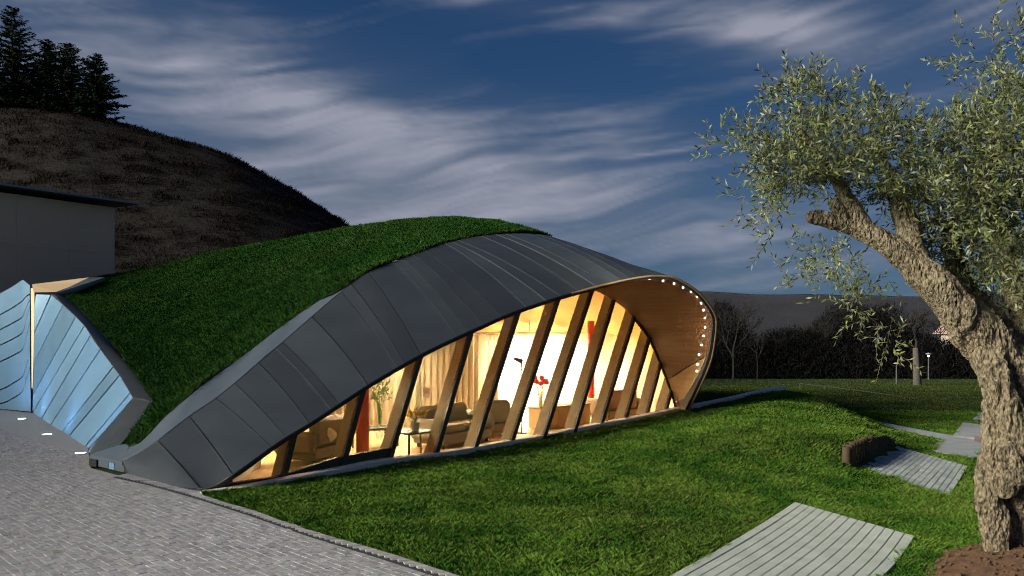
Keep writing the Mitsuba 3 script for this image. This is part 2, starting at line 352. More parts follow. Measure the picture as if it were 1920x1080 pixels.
# kerb between the glass front and the lawn: lengths of pale concrete
kt = thing('concrete_kerb', 'long pale concrete kerb rising along the foot of the glass front', 'kerb')
kc = curve(KERB)
tt = np.linspace(0, len(KERB) - 1, 14)
for i in range(13):
    t = np.linspace(tt[i] + 0.006, tt[i + 1] - 0.006, 7)
    p = kc(t); p = p - np.array([0, 0, 0.05]) * np.clip(1 - t / 2.0, 0, 1)[:, None]; tg = np.gradient(p, axis=0)[:, :2]; tg /= np.linalg.norm(tg, axis=1, keepdims=True)
    inn = np.stack([-tg[:, 1], tg[:, 0], 0 * t], 1)
    up = np.array([0, 0, 1.0])
    sec = [p + up * -0.35 - inn * 0.02, p + up * 0.06 - inn * 0.02, p + up * 0.07 - inn * 0.010, p + up * 0.078 + inn * 0.16, p + up * 0.07 + inn * 0.18, p - up * 0.35 + inn * 0.18]
    g = np.stack(sec + [sec[0]], 1)
    m = grid_mesh(g)
    ends = [trimesh.Trimesh(g[e][:-1], [[0, 1, 2], [0, 2, 3], [0, 3, 4], [0, 4, 5]], process=False) for e in (0, -1)]
    obj('kerb_stone', cat([m] + ends), 'kerb_concrete', kt, 30)

# apron: the light strip of paving at the foot of the metal shell
AP = [G(228, 891), G(300, 907), G(378, 927), G(398, 917), G(380, 915), G(300, 902), G(240, 889)]
key = struct('apron', slab([[*p[:2], 0.012] for p in AP], 0.05, (0, 0, 1)), 'concrete')

# ------------------------------------------------------------------ the earth-sheltered house
H = thing('earth_sheltered_house', 'low curved house under a grass roof with dark metal shell and glowing slanted glass front', 'house')

# metal shell: seams given as pairs (outer end, rim end), each (u, v, depth)
SEAMS = [
 ((229, 865, 14.75), (237, 889, 14.55)), ((296, 826, 14.65), (376, 915, 12.95)), ((355, 781, 14.95), (436, 889, 12.95)), ((405, 747, 15.3), (508, 838, 13.45)), ((440, 719, 15.6), (535, 820, 13.65)),
 ((485, 680, 16.1), (580, 793, 13.95)), ((530, 642, 16.7), (635, 757, 14.4)), ((585, 594, 17.4), (690, 721, 14.85)), ((640, 547, 18.2), (742, 690, 15.3)), ((690, 510, 18.8), (788, 664, 15.7)),
 ((737, 491, 19.5), (854, 632, 16.3)), ((775, 477, 19.9), (905, 609, 16.8)), ((795, 470, 20.2), (938, 594, 17.1)), ((833, 456, 20.7), (985, 576, 17.6)), ((857, 450, 21.0), (1050, 555, 18.2)),
 ((900, 442, 21.5), (1086, 545, 18.5)), ((946, 438, 22.0), (1135, 532, 18.5)), ((985, 437, 22.5), (1165, 525, 18.3)), ((1020, 440, 23.0), (1197, 519, 18.1)), ((1050, 455, 23.8), (1225, 516, 18.0)),
 ((1080, 478, 24.6), (1254, 517, 18.0)), ((1150, 502, 25.0), (1291, 533, 18.1)), ((1205, 548, 25.2), (1323, 561, 18.3)), ((1245, 603, 25.4), (1343, 605, 18.6)), ((1252, 660, 25.6), (1336, 662, 19.1)), ((1245, 722, 25.8), (1291, 768, 20.3))]
SA = curve([P(*a) for a, r in SEAMS]); SR = curve([P(*r) for a, r in SEAMS])
NS = len(SEAMS)
def shell_pt(t, w, lift=0.0):
    """The shell's outer face: t counts seams, w runs from the rim (0) to the turf (1)."""
    a, r = SA(t), SR(t)
    k = np.clip((np.asarray(t) - 1) / 12, 0, 1)[..., None]
    bulge = 0.015 + 0.075 * k
    out = np.array([0.35, -0.35, 0.87])
    out2 = np.clip((np.asarray(t)[..., None] - 19) / 5, 0, 1)
    o = out * (1 - out2) + np.array([0.85, 0.3, 0.3]) * out2
    w = np.asarray(w)[..., None]
    return r * (1 - w) + a * w + o * (4 * w * (1 - w) * bulge * (1 - 0.5 * out2) + lift)
seams = [float(i) for i in range(NS)] + [8.36, 10.4, 13.55, 15.6, 17.5, 5.7]
seams = sorted(seams)
for i, (t0, t1) in enumerate(zip(seams[:-1], seams[1:])):
    n_ = 8; t = (t0 + 0.019 + (t1 - t0 - 0.038) * np.array([0, 0.03, 0.06, 0.3, 0.7, 0.94, 0.97, 1.0]))[:, None] * np.ones((1, 13)); w = np.linspace(0, 0.997, 13)[None, :] * np.ones((n_, 1))
    g = shell_pt(t, w)
    lip = np.zeros(g.shape); lip[[0, -1], :, :] = [0.001, -0.001, 0.003]      # turned-up seam edges
    dent = 0.006 * (meshkit.fbm(g.reshape(-1, 3) * 2.2, 2, 40 + i).reshape(g.shape[:2]) - 0.5)[..., None] * np.array([0.3, -0.3, 0.9])
    obj('shell_panel', thick_grid(g + lip + dent, 0.02), 'zinc' + ('', '_pale', '_deep')[(i * 5 + i // 3) % 3], H, 25)
t = np.linspace(0, NS - 1, 140)[:, None] * np.ones((1, 13)); w = np.linspace(-0.004, 1.0, 13)[None, :] * np.ones((140, 1))
k = obj('shell_underlay', thick_grid(shell_pt(t, w, -0.03), 0.06), 'underlay', H)

# glazing line: top of glass where it meets the shell or soffit
GT_PX = [(400, 911), (474, 869), (554, 811), (628, 763), (685, 726), (788, 665), (850, 639), (883, 620), (970, 583), (1043, 558), (1106, 544), (1150, 563), (1188, 595), (1217, 633), (1238, 680), (1258, 732), (1268, 766)]
_gs = np.array([facade_s(u) for u, v in GT_PX]); _gp = np.array([facade(u, v) for u, v in GT_PX])
_gtz = PchipInterpolator(_gs, _gp[:, 2])
S_MAX = _gs[-1]
def fp(s, z, out=0.0):
    q = F0 + np.asarray(s)[..., None] * (F1 - F0) + FN * out
    return np.concatenate([q, (np.asarray(z) + 0 * np.asarray(s))[..., None]], -1)
_ks = np.array([facade_s(k[0]) for k in KERB_PX]); _kz = KERB[:, 2]
def sill_z(s): return np.interp(s, _ks, _kz) + 0.01

# soffit between glass top and rim, right of the point where they part
n_s = 60
ts = np.linspace(15.3, NS - 1 - 0.02, n_s)
gi = np.linspace(10.0, 16, n_s); gtc = curve(_gp)
def soffit(a, w):
    """a 0..1 along, w from the glass line (0) to the rim (1)."""
    a = np.asarray(a, float); w = np.asarray(w, float)[..., None]
    g = gtc(10.0 + 6 * a ** 1.9); r = SR(15.3 + (NS - 1 - 15.3) * a ** 0.8) + np.array([-0.012, 0, -0.02])
    bow = np.array([0.03, 0.0, 0.05]) * np.sin(np.pi * a)[..., None] * 4
    return g * (1 - w) + r * w + bow * (w * (1 - w))
def sof(a0, a1, n=40):
    a = np.linspace(a0, a1, n)[:, None] * np.ones((1, 14)); w = np.linspace(0, 1.0, 14)[None, :] * np.ones((n, 1))
    return soffit(a, w)
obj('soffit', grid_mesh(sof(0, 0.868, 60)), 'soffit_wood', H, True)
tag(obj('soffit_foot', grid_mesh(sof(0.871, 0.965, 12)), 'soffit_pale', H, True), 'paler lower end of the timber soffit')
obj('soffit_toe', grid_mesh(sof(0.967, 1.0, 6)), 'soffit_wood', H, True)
t = np.linspace(14.6, NS - 1, 90)
obj('rim_trim', tube(SR(t) + np.array([0, -0.012, -0.02]), 0.026, 8), 'soffit_pale', H, True)
t = np.linspace(0.95, 14.6, 90)
obj('rim_edge', tube(SR(t) + np.array([0, 0, -0.02]), 0.022, 8), 'black_metal', H, True)
# fascia closing the shell's edge back to the glass, along the left part
t = np.linspace(1.1, 15.3, 80)
ga = np.interp(SR(t)[:, 0] - 0.0, _gp[:11, 0], np.arange(11))
fasc = np.stack([SR(t) + [0, 0, -0.03], gtc(ga) + [0, 0, 0.012]], 1)
obj('rim_fascia', grid_mesh(fasc), 'black_metal', H)

# downlights in the soffit rim
bs('led_glow', {'type': 'diffuse', 'reflectance': rgb((0.8, 0.8, 0.8))})
LED = mikit.ply
aa = np.concatenate([np.linspace(0.30, 0.43, 4)[:-1], np.linspace(0.43, 0.865, 14)[1:]])
_A, _W = np.meshgrid(np.linspace(0.1, 0.9, 160), np.linspace(0.70, 0.97, 40), indexing='ij'); _S = soffit(_A, _W)
_su, _sv = 960 + FPX * _S[..., 0] / _S[..., 1], HZ - FPX * (_S[..., 2] - EYE) / _S[..., 1]
for (u_, v_) in [(1193, 523), (1218, 523), (1243, 526), (1264, 531), (1281, 538), (1296, 547), (1307, 557), (1315, 569), (1320, 582), (1322, 597), (1322, 613), (1320, 630), (1316, 647), (1311, 664), (1305, 682), (1297, 701)]:
    j = np.unravel_index(((_su - u_) ** 2 + (_sv - v_) ** 2).argmin(), _su.shape); a, e = _A[j], 1e-3; p = _S[j]
    du, dw = soffit(a + e, _W[j]) - p, soffit(a, _W[j] + e) - p
    n = unit(np.cross(du, dw)); n = n if n @ (np.array([0, 0, EYE]) - p) > 0 else -n
    m = lathe([(0, 0.012), (0.016, 0.011), (0.019, 0.0), (0.019, -0.01)], (0, 0, 0), 12)
    m.faces = m.faces[:, ::-1] if m.face_normals[:, 2].mean() < 0 else m.faces
    M = trimesh.geometry.align_vectors([0, 0, 1], n); m.apply_transform(M); m.apply_translation(p + n * 0.006)
    obj('downlight', m, 'led_glow', H, emitter={'type': 'area', 'radiance': rgb((10.0, 9.2, 7.6))})

# slanted timber fins, with the dark glazing bar on their outer edge
FIN_PX = [((527, 884), (551, 812)), ((637, 870), (680, 729)), ((724, 868), (788, 665)), ((812, 857), (883, 620)), ((885, 846), (972, 582)), ((954, 833), (1047, 557)), ((1015, 823), (1109, 545)),
          ((1073, 811), (1150, 563)), ((1122, 801), (1188, 595)), ((1167, 793), (1217, 633)), ((1208, 784), (1238, 680)), ((1243, 778), (1258, 732))]
fin_s = []
for (b, tp) in FIN_PX:
    sb, st = facade_s(b[0]), facade_s(tp[0])
    zb = min(facade(*b)[2], float(sill_z(sb))) - 0.08; zt = facade(*tp)[2] + 0.02
    fin_s.append((sb, zb, st, zt)); xt = 0.09 + 0.22 * min(1, max(0, (len(fin_s) - 4) / 4)); k_ = (st - sb) / (zt - zb)
    def prism(s0, s1, o0, o1, xt):
        st, zt = fin_s[-1][2] + k_ * xt, fin_s[-1][3] + xt
        L = np.linalg.norm(F1 - F0)
        q = [fp(np.array(sb + s0 / L), zb, o0), fp(np.array(sb + s1 / L), zb, o0), fp(np.array(sb + s1 / L), zb, o1), fp(np.array(sb + s0 / L), zb, o1),
             fp(np.array(st + s0 / L), zt, o0), fp(np.array(st + s1 / L), zt, o0), fp(np.array(st + s1 / L), zt, o1), fp(np.array(st + s0 / L), zt, o1)]
        return trimesh.Trimesh(np.array(q)).convex_hull
    f = obj('fin', prism(-0.05, 0.05, -0.27, -0.012, xt), 'fin_wood', H)
    obj('glazing_bar', prism(-0.055, 0.055, -0.010, 0.05, 0.0), 'black_metal', f)
# panes
def fin_line(i, z):
    if i < 0: return None
    sb, zb, st, zt = fin_s[i]
    return sb + (st - sb) * (z - zb) / (zt - zb)
nf = len(fin_s)
for i in range(nf + 1):
    sl = np.array([fin_s[i - 1][0], fin_s[i - 1][2]]) if i > 0 else np.array([0.005, 0.02])
    sr = np.array([fin_s[i][0], fin_s[i][2]]) if i < nf else np.array([S_MAX - 0.012, S_MAX - 0.004])
    lo = np.linspace(sl[0], sr[0], 9); hi = np.linspace(sl[1], sr[1], 9)
    zl = sill_z(lo); zh = np.maximum(_gtz(np.clip(hi, _gs[0], S_MAX)), zl + 0.01)
    g = np.stack([fp(lo, zl, -0.005), fp(hi, zh, -0.005)], 1)
    obj('glass_pane', grid_mesh(g), 'glass', H)
# bottom frame: deep and black under the first bays, thin after
s0 = facade_s(394); s1 = facade_s(731)
ss = np.linspace(s0, s1, 20)
zt = np.interp(ss, [facade_s(u) for u in (400, 520, 630, 735)], [facade(400, 910)[2], facade(520, 893)[2], facade(630, 858)[2], facade(735, 838)[2]])
zb = sill_z(ss) - 0.15
g = np.stack([fp(ss, zb, 0.03), fp(ss, zt, 0.03), fp(ss, zt, -0.06), fp(ss, zb, -0.06), fp(ss, zb, 0.03)], 1)
endcap = trimesh.Trimesh(g[-1][:4], [[0, 1, 2], [0, 2, 3]], process=False)
obj('sill_frame', cat([grid_mesh(g), endcap]), 'black_metal', H)
ss = np.linspace(s1, S_MAX, 30); zt = sill_z(ss) + 0.025; zb = zt - 0.3
obj('sill_frame', grid_mesh(np.stack([fp(ss, zb, 0.03), fp(ss, zt, 0.03), fp(ss, zt, -0.06), fp(ss, zb, -0.06)], 1)), 'black_metal', H)
obj('end_post', tube([_gp[-5] + [0, 0, 0.0], _gp[-4], _gp[-3], _gp[-2], _gp[-1], _gp[-1] - [0, 0, 0.25]], 0.035, 8), 'black_metal', H, True)

# ---- the room
def rp(s, off): q = F0 + s * (F1 - F0) - FN * off; return q
def room_pts(s, off, z): return np.array([*rp(s, off), z])
WALL = [(0.03, 0.12, 0.12), (0.13, 1.5, 0.95), (0.28, 4.4, 2.0), (0.45, 5.0, 2.35), (0.70, 5.2, 2.42), (1.05, 5.2, 2.42), (1.16, 3.5, 2.42), (1.10, 1.0, 1.2), (S_MAX + 0.01, 0.05, 0.5)]
wp = np.array([rp(s, o) for s, o, z in WALL]); wz = np.array([z for s, o, z in WALL])
textured('room_wall', lambda p, n, uv: mix((0.74, 0.68, 0.56), (0.80, 0.74, 0.62), fbm(p.x, p.y, p.z, 3)), 0.9)
textured('room_floor', lambda p, n, uv: mix((0.50, 0.33, 0.17), (0.62, 0.43, 0.24), fbm((p.x + p.y) * 1.5, (p.x - p.y) * 9, 0, 3)), 0.45)
textured('room_ceiling', lambda p, n, uv: mix((0.62, 0.42, 0.22), (0.72, 0.52, 0.30), fbm(p.x * 2, p.y * 2, p.z, 3)), 0.8)
fl = Polygon(np.vstack([[F0 + FD * 0.05], wp, [F0 + (F1 - F0) * (S_MAX - 0.01)]])).buffer(0)
obj('room_floor', tri_polygon(Polygon(np.vstack([[F0 + FN * -0.02], wp])).buffer(0), 0.8, lambda x, y: 0 * x + 0.012), 'room_floor', H)
obj('room_wall', grid_mesh(np.stack([np.column_stack([wp, 0 * wz - 0.02]), np.column_stack([wp, wz])], 1)), 'room_wall', H)
# ceiling: from the head of the glass back to the top of the wall
nc = 50
fs = np.linspace(0.02, S_MAX, nc); head = fp(fs, np.maximum(_gtz(np.clip(fs, _gs[0], S_MAX)), 0.05) + 0.015, -0.02)
wl = LineString(wp); wd = [wl.project(Point(*q)) for q in wp]
wt = np.linspace(0, wl.length, nc); back = np.array([[*wl.interpolate(q).coords[0], np.interp(q, wd, wz)] for q in wt])
ww = np.linspace(0, 1, 10)[None, :, None]
ceil = head[:, None] * (1 - ww) + back[:, None] * ww + np.array([0, 0, 0.35]) * (4 * ww * (1 - ww)) * np.clip((fs - 0.15) / 0.3, 0, 1)[:, None, None]
obj('room_ceiling', grid_mesh(ceil), 'room_ceiling', H, True)

# ---- turf roof: a height field through its edges and ridge
TG = [(242, 837, 15.1), (258, 832, 15.0), (315, 776, 15.2), (350, 746, 15.4), (384, 717, 15.75), (430, 685, 16.2), (480, 648, 16.75), (516, 620, 17.15), (560, 588, 17.7), (600, 562, 18.1), (640, 537, 18.6),
      (690, 502, 19.2), (720, 492, 19.6), (760, 475, 20.1), (830, 452, 20.95), (900, 439, 21.75), (960, 434, 22.4), (1012, 438, 23.1)]
TL = [(236, 832, 15.6), (262, 790, 16.6), (287, 752, 17.3), (262, 716, 18.4), (236, 680, 19.6), (205, 640, 21.2), (160, 590, 23.6), (118, 553, 26.2)]
RIDGE = [(190, 521, 31), (400, 474, 30.5), (540, 450, 29.5), (650, 430, 28.5), (740, 418, 27.5), (840, 413, 26.6), (900, 419, 25.8), (960, 428, 24.9), (1012, 438, 23.6)]
pts = np.vstack([np.array([P(*q) for q in TG[:10] + TL + RIDGE]), SA(np.linspace(8.3, 18.0, 26)) + [0, 0, 0.015]])
extra = []
for u, v, d in RIDGE[1:-1]:
    p = P(u, v, d); extra.append([p[0] + (u - 960) / FPX * 5, d + 5, p[2] - 0.35])
extra += [[1.5, 24.6, 4.62], [1.0, 25.8, 4.75], [0.6, 27.5, 4.7], [2.5, 26.5, 3.9], P(400, 585, 21.5), P(560, 510, 23.5), P(300, 560, 24), P(700, 462, 23.6), P(260, 640, 20.5), P(200, 555, 26.8), P(480, 540, 23.5)]
pts = np.vstack([pts, extra])
_roof = RBFInterpolator(pts[:, :2], pts[:, 2], kernel='thin_plate_spline', smoothing=0.02)
def roof_z(x, y):
    q = np.stack([np.ravel(x), np.ravel(y)], 1)
    z = np.concatenate([_roof(c) for c in np.array_split(q, max(1, len(q) // 40000))])
    return (z + 0.05 * (meshkit.fbm(np.column_stack([q * 0.9, 0 * z]), 3, 4) - 0.5)).reshape(np.shape(x))
ROOF = Polygon(np.vstack([[P(*q)[:2] for q in TG], [[1.5, 24.6], [0.6, 27.5], [-1.5, 32], [-4, 34.5], [-10.5, 36], [-16, 35.5], [-15.6, 31]], [P(*q)[:2] for q in TL[::-1]]])).buffer(0)
TGX = np.vstack([[P(*q) for q in TG[:10]], SA(np.linspace(8.3, 18.0, 26))])
ROOF = Polygon(np.vstack([TGX[:, :2], [[1.5, 24.6], [0.6, 27.5], [-1.5, 32], [-4, 34.5], [-10.5, 36], [-16, 35.5], [-15.6, 31]], [P(*q)[:2] for q in TL[::-1]]])).buffer(0)
tr = obj('turf_roof', tri_polygon(ROOF, 0.35, roof_z), 'turf', H, True)

# dark metal coping between the entrance wall's top and the turf
W1T = [(66, 552, 25.75), (96, 553, 25.5), (118, 572, 24.2), (142, 594, 23.0), (158, 611, 22.1), (170, 628, 21.3), (188, 655, 20.4), (212, 688, 19.4), (224, 704, 18.9), (244, 737, 17.9), (249, 747, 17.6)]
W1B = [(64, 575, 25.7), (64, 625, 25.65), (63, 680, 25.6), (62, 740, 25.6), (61, 774, 25.6), (78, 785, 24.0), (95, 796, 22.4), (117, 809, 20.8), (130, 817, 20.0), (160, 837, 18.1), (167, 841, 17.8)]
TT = np.array([P(*q) for q in W1T]); BB = np.array([P(*q) for q in W1B])
ew = obj('entrance_wall', grid_mesh(np.stack([BB + [0.10, 0.06, 0], TT + [0.10, 0.06, -0.05]], 1)), 'underlay', H)
for i in range(len(TT) - 1):
    a = np.array([BB[i], BB[i + 1], TT[i + 1], TT[i]])
    c = np.linspace(0.03, 0.97, 4); w = np.linspace(0, 1, 6)
    wd = np.linalg.norm(a[2] - a[3]); e = min(0.036 / max(wd, 0.05), 0.25)
    c = np.linspace(e, 1 - e, 4)
    g = (a[0] * (1 - c[:, None]) + a[1] * c[:, None])[:, None] * (1 - w[None, :, None]) + (a[3] * (1 - c[:, None]) + a[2] * c[:, None])[:, None] * w[None, :, None]
    key = obj('wall_panel', thick_grid(g, 0.03 if True else 0), 'blue_zinc_worn' if i in (2, 7) else 'blue_zinc', ew)
    if i == 7: tag(key, 'darker narrow metal panel in the entrance wall')
tl = curve([P(*q) for q in TL]); tc = curve(TT)
a = np.linspace(0, 1, 40)
cop = np.stack([tc(1 + 9 * a) + [0, 0, 0.02], tc(1 + 9 * a) * 0.5 + tl(7 - 5 * a) * 0.5 + [0, 0, 0.02], tl(7 - 5 * a) + [0, 0, -0.02]], 1)
obj('roof_coping', thick_grid(cop, 0.05, np.broadcast_to([0, 0, 1.0], cop.shape)), 'zinc_dark', H, 40)
# the low arm at the front corner: dark flank, paler top, box end with louvres
f = [P(249, 747, 17.6), P(287, 754, 17.25), P(262, 792, 16.6), P(238, 832, 15.55), P(205, 838, 15.9), P(170, 851, 15.6), P(167, 842, 17.4)]
fl_ = np.array([[f[0], f[1]], [f[0] * 0.7 + f[6] * 0.3, f[2]], [f[0] * 0.35 + f[6] * 0.65, f[3] * 0.6 + f[4] * 0.4], [f[6], f[5]]])
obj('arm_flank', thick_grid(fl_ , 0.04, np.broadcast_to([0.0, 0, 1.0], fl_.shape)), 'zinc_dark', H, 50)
rim_c = curve([P(*a) for a, r in SEAMS]); tgc = curve([P(*q) for q in TG])
# cap strip between the shell's outer edge and the turf
n = 70
ta = np.linspace(0.0, 8.3, n)
ca = SA(ta)
tg_x = np.array([P(*q)[0] for q in TG]); tg_i = np.interp(ca[:, 0] + 0.02, tg_x, np.arange(len(TG)))
cb = tgc(tg_i)
cb[ca[:, 0] < tg_x[0]] = tgc(0.0)
_f = np.clip((8.3 - ta) / 0.9, 0, 1)[:, None]; cb = cb * _f + ca * (1 - _f)
cap = np.stack([ca + [0, 0, 0.015], ca * 0.5 + cb * 0.5 + [0, 0, 0.01], cb + [0, 0, -0.01]], 1)
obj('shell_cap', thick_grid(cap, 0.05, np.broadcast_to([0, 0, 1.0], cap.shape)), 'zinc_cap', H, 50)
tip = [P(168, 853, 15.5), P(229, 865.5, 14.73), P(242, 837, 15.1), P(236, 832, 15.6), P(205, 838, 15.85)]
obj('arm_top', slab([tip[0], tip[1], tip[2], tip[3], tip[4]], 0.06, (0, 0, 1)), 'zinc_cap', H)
b0, b1 = np.array([*P(168, 853, 15.5)[:2], 0]), np.array([*P(232, 866, 14.7)[:2], 0])
zt0, zt1 = P(168, 853, 15.5)[2] - 0.06, P(232, 866, 14.7)[2] - 0.06
ex = unit(b1 - b0); ey = np.array([-ex[1], ex[0], 0])
def endq(a0, a1, z0, z1, push, th):
    q = [b0 + (b1 - b0) * a + ey * push + np.array([0, 0, z * (zt0 + (zt1 - zt0) * a)]) for a, z in ((a0, z0), (a1, z0), (a1, z1), (a0, z1))]
    return trimesh.Trimesh(np.vstack([q, np.array(q) + ey * th])).convex_hull
obj('arm_end', endq(0.0, 1.0, -0.02, 1.0, 0.05, 0.6), 'zinc_dark', H)
obj('arm_end_post', endq(0.0, 0.22, -0.02, 1.0, -0.01, 0.055), 'underlay', H)
obj('arm_end_plate', endq(0.23, 0.52, 0.06, 0.93, 0.02, 0.028), 'zinc_cap', H)
obj('arm_end_plate', endq(0.54, 0.70, 0.03, 0.93, 0.02, 0.028), 'blue_zinc', H)
obj('arm_end_plate', endq(0.72, 0.98, 0.0, 0.93, 0.02, 0.028), 'zinc_cap', H)

# left wing of the entrance: a curved wall of long horizontal panels that sweep up into the slot
SW = [[(-260, 690), (0, 549), (25, 535), (42, 524), (50, 529), (56, 534)],
      [(-260, 716), (0, 590), (25, 576), (42, 564), (50, 555), (56, 552)],
      [(-260, 730), (0, 618), (25, 605), (42, 594), (50, 574), (56, 562)],
      [(-260, 742), (0, 647), (25, 635), (42, 623), (50, 595), (56, 575)],
      [(-260, 750), (0, 678), (25, 666), (42, 655), (50, 630), (56, 602)],
      [(-260, 758), (0, 731), (25, 718), (42, 706), (50, 685), (56, 650)],
      [(-260, 763), (0, 757), (25, 746), (42, 733), (50, 708), (56, 690)],
      [(-260, 768), (0, 768.5), (25, 770), (42, 772), (50, 772.5), (58, 773.5)]]
DW = [29.0, 26.75, 26.3, 25.9, 25.8, 25.72]
lw = None
rows = [curve([P(u, v, d) for (u, v), d in zip(r, DW)]) for r in SW]
tt = np.linspace(0, 5, 40)
lw = obj('wing_wall', grid_mesh(np.stack([rows[0](tt) + [0, 0.05, -0.02], rows[-1](tt) + [0, 0.05, 0]], 1)), 'underlay', H)
for i in range(len(rows) - 1):
    a, b = rows[i](tt), rows[i + 1](tt)
    ln = np.linalg.norm(a - b, axis=1, keepdims=True); e = np.minimum(0.022 / np.maximum(ln, 0.03), 0.3)
    a2, b2 = a + (b - a) * e, b + (a - b) * e
    g = np.stack([a2, a2 * 0.5 + b2 * 0.5, b2], 1)
    nm = np.broadcast_to([0.0, -1.0, 0.0], g.shape)
    obj('wing_panel', thick_grid(g, 0.03, nm), 'blue_zinc', lw)
# the lit slot between the two walls and its canopy underside, given emission in place of received light
bs('entrance_glow', {'type': 'diffuse', 'reflectance': rgb((0.6, 0.5, 0.35))})
q = [P(57, 540, 25.9), P(64.5, 540, 25.9), P(63.5, 640, 25.9), P(61, 728, 25.85), P(57, 728, 25.85), P(56, 640, 25.9)]
tag(obj('slot_window', trimesh.Trimesh(q, [[0, 2, 1], [0, 5, 2], [5, 3, 2], [5, 4, 3]], process=False), 'entrance_glow', H, emitter={'type': 'area', 'radiance': rgb((0.40, 0.28, 0.15))}), 'narrow warm lit slot window')
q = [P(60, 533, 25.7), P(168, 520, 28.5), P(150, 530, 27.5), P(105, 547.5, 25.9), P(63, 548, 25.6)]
ex_ = np.array(q)
canopy = trimesh.Trimesh(np.vstack([ex_, ex_ + [0, 0.12, 0.03]])).convex_hull
tag(obj('canopy_underside_glow', trimesh.Trimesh(q, [[0, 2, 1], [0, 3, 2], [0, 4, 3]], process=False), 'entrance_glow', H, emitter={'type': 'area', 'radiance': rgb((0.15, 0.098, 0.048))}), 'warm canopy underside over the entrance, its light put in as glow')
q = [P(168, 519.5, 28.4), P(196, 520, 28.2), P(122, 552, 26.1), P(107, 549, 25.8), P(150, 531, 27.4)]
obj('canopy_edge', slab(q, 0.08, (0, -0.2, 1)), 'zinc_cap', H)

# ------------------------------------------------------------------ room furniture and lamps
def emit(c): return {'type': 'area', 'radiance': rgb(c)}
bs('lamp_white', two({'type': 'diffuse', 'reflectance': rgb((0.8, 0.78, 0.7))}))
def ceiling_lamp(s, off, z, length, width, rad, label):
    k = thing('ceiling_lamp', label, 'lamp', 'hanging lamps in the lit room')
    c = room_pts(s, off, z)
    R = rotz(math.degrees(math.atan2(FD[1], FD[0])))
    obj('housing', cbox((length + 0.06, width + 0.06, 0.05), 0.01, c + [0, 0, 0.036], R), 'lamp_white', k)
    m = trimesh.Trimesh([(-length / 2, -width / 2, 0), (length / 2, -width / 2, 0), (length / 2, width / 2, 0), (-length / 2, width / 2, 0)], [[0, 2, 1], [0, 3, 2]], process=False)
    m.apply_transform(R); m.apply_translation(c + [0, 0, 0.008])
    obj('diffuser', m, 'lamp_white', k, emitter=emit(rad))
    obj('rod', tube([c + [0, 0, 0.06], c + [0, 0, 0.55]], 0.008, 6), 'black_metal', k)
WARM = np.array([1.0, 0.81, 0.47]) * 1.1
ceiling_lamp(0.93, 4.3, 2.38, 3.2, 0.25, WARM * 85, 'long lamp hung by the bright rear wall of the room')
ceiling_lamp(0.55, 3.6, 2.40, 1.6, 0.25, WARM * 90, 'lamp hung in the middle of the living room')
ceiling_lamp(0.27, 1.9, 1.75, 1.2, 0.20, WARM * 60, 'lamp hung low over the brown sofas')

plain('sofa_fabric', (0.16, 0.115, 0.085), 0.95, sheen=0.4)
plain('sofa_fabric_grey', (0.20, 0.18, 0.155), 0.95, sheen=0.4)
plain('cream_fabric', (0.70, 0.62, 0.45), 0.9)
plain('red_paint', (0.42, 0.035, 0.02), 0.45)
plain('brown_curtain', (0.20, 0.165, 0.115), 0.95)
plain('dark_green', (0.06, 0.12, 0.03), 0.7)
plain('yellow_leaf', (0.62, 0.42, 0.05), 0.7)
plain('red_petal', (0.50, 0.03, 0.02), 0.6)
plain('pot_white', (0.7, 0.66, 0.58), 0.4)
plain('tan_board', (0.42, 0.27, 0.14), 0.6)
FA = math.degrees(math.atan2(FD[1], FD[0]))
def sofa(u, v, width, fabric, label, rot, z0=0.012, seats=2):
    k = thing('sofa', label, 'sofa', 'sofas and armchairs in the lit room')
    c = G(u, v, z0); c[2] = 0
    R = rotz(rot)
    def put(name, size, at, ch, mat=fabric):
        m = cbox(size, ch, at); m.apply_transform(R); m.apply_translation([c[0], c[1], z0])
        obj(name, m, mat, k, 40)
    put('base', (width, 0.85, 0.22), (0, 0, 0.19), 0.03)
    put('backrest', (width - 0.02, 0.22, 0.52), (0, 0.33, 0.58), 0.08)
    for s in (-1, 1): put('armrest', (0.2, 0.86, 0.42), (s * (width / 2 + 0.05), 0, 0.40), 0.07)
    w = (width - 0.12) / seats
    for i in range(seats):
        put('seat_cushion', (w - 0.01, 0.60, 0.16), (-(width - 0.12) / 2 + w * (i + 0.5), -0.08, 0.385), 0.05)
    for sx in (-1, 1):
        for sy in (-1, 1): put('leg', (0.05, 0.05, 0.09), (sx * (width / 2 - 0.08), sy * 0.33, 0.045), 0.004, 'black_metal')
    return k, c
sofa(590, 862, 1.25, 'sofa_fabric', 'brown sofa behind the second glass bay from the left', FA + 205)
sofa(640, 808, 1.5, 'sofa_fabric', 'brown sofa standing further back in the room near a red column', FA + 20)
sofa(850, 832, 1.7, 'sofa_fabric_grey', 'grey sofa in the middle of the room beyond the low table', FA + 10)
sofa(915, 815, 0.9, 'sofa_fabric_grey', 'wide grey armchair close to the glass in the middle', FA + 150, seats=1)
sofa(1150, 787, 1.1, 'sofa_fabric', 'brown armchair at the far right end of the room', FA + 170, seats=1)
def cushion(u, v, z, label):
    c = G(u, v, z)
    m = trimesh.creation.icosphere(2); m.apply_scale([0.24, 0.10, 0.17]); m.apply_transform(trimesh.transformations.rotation_matrix(0.5, [1, 0, 0])); m.apply_translation(c)
    tag(obj('cushion', m, 'cream_fabric', None, True), label, 'cushion')
cushion(607, 815, 0.52, 'cream cushion lying on the brown sofa nearest the glass')
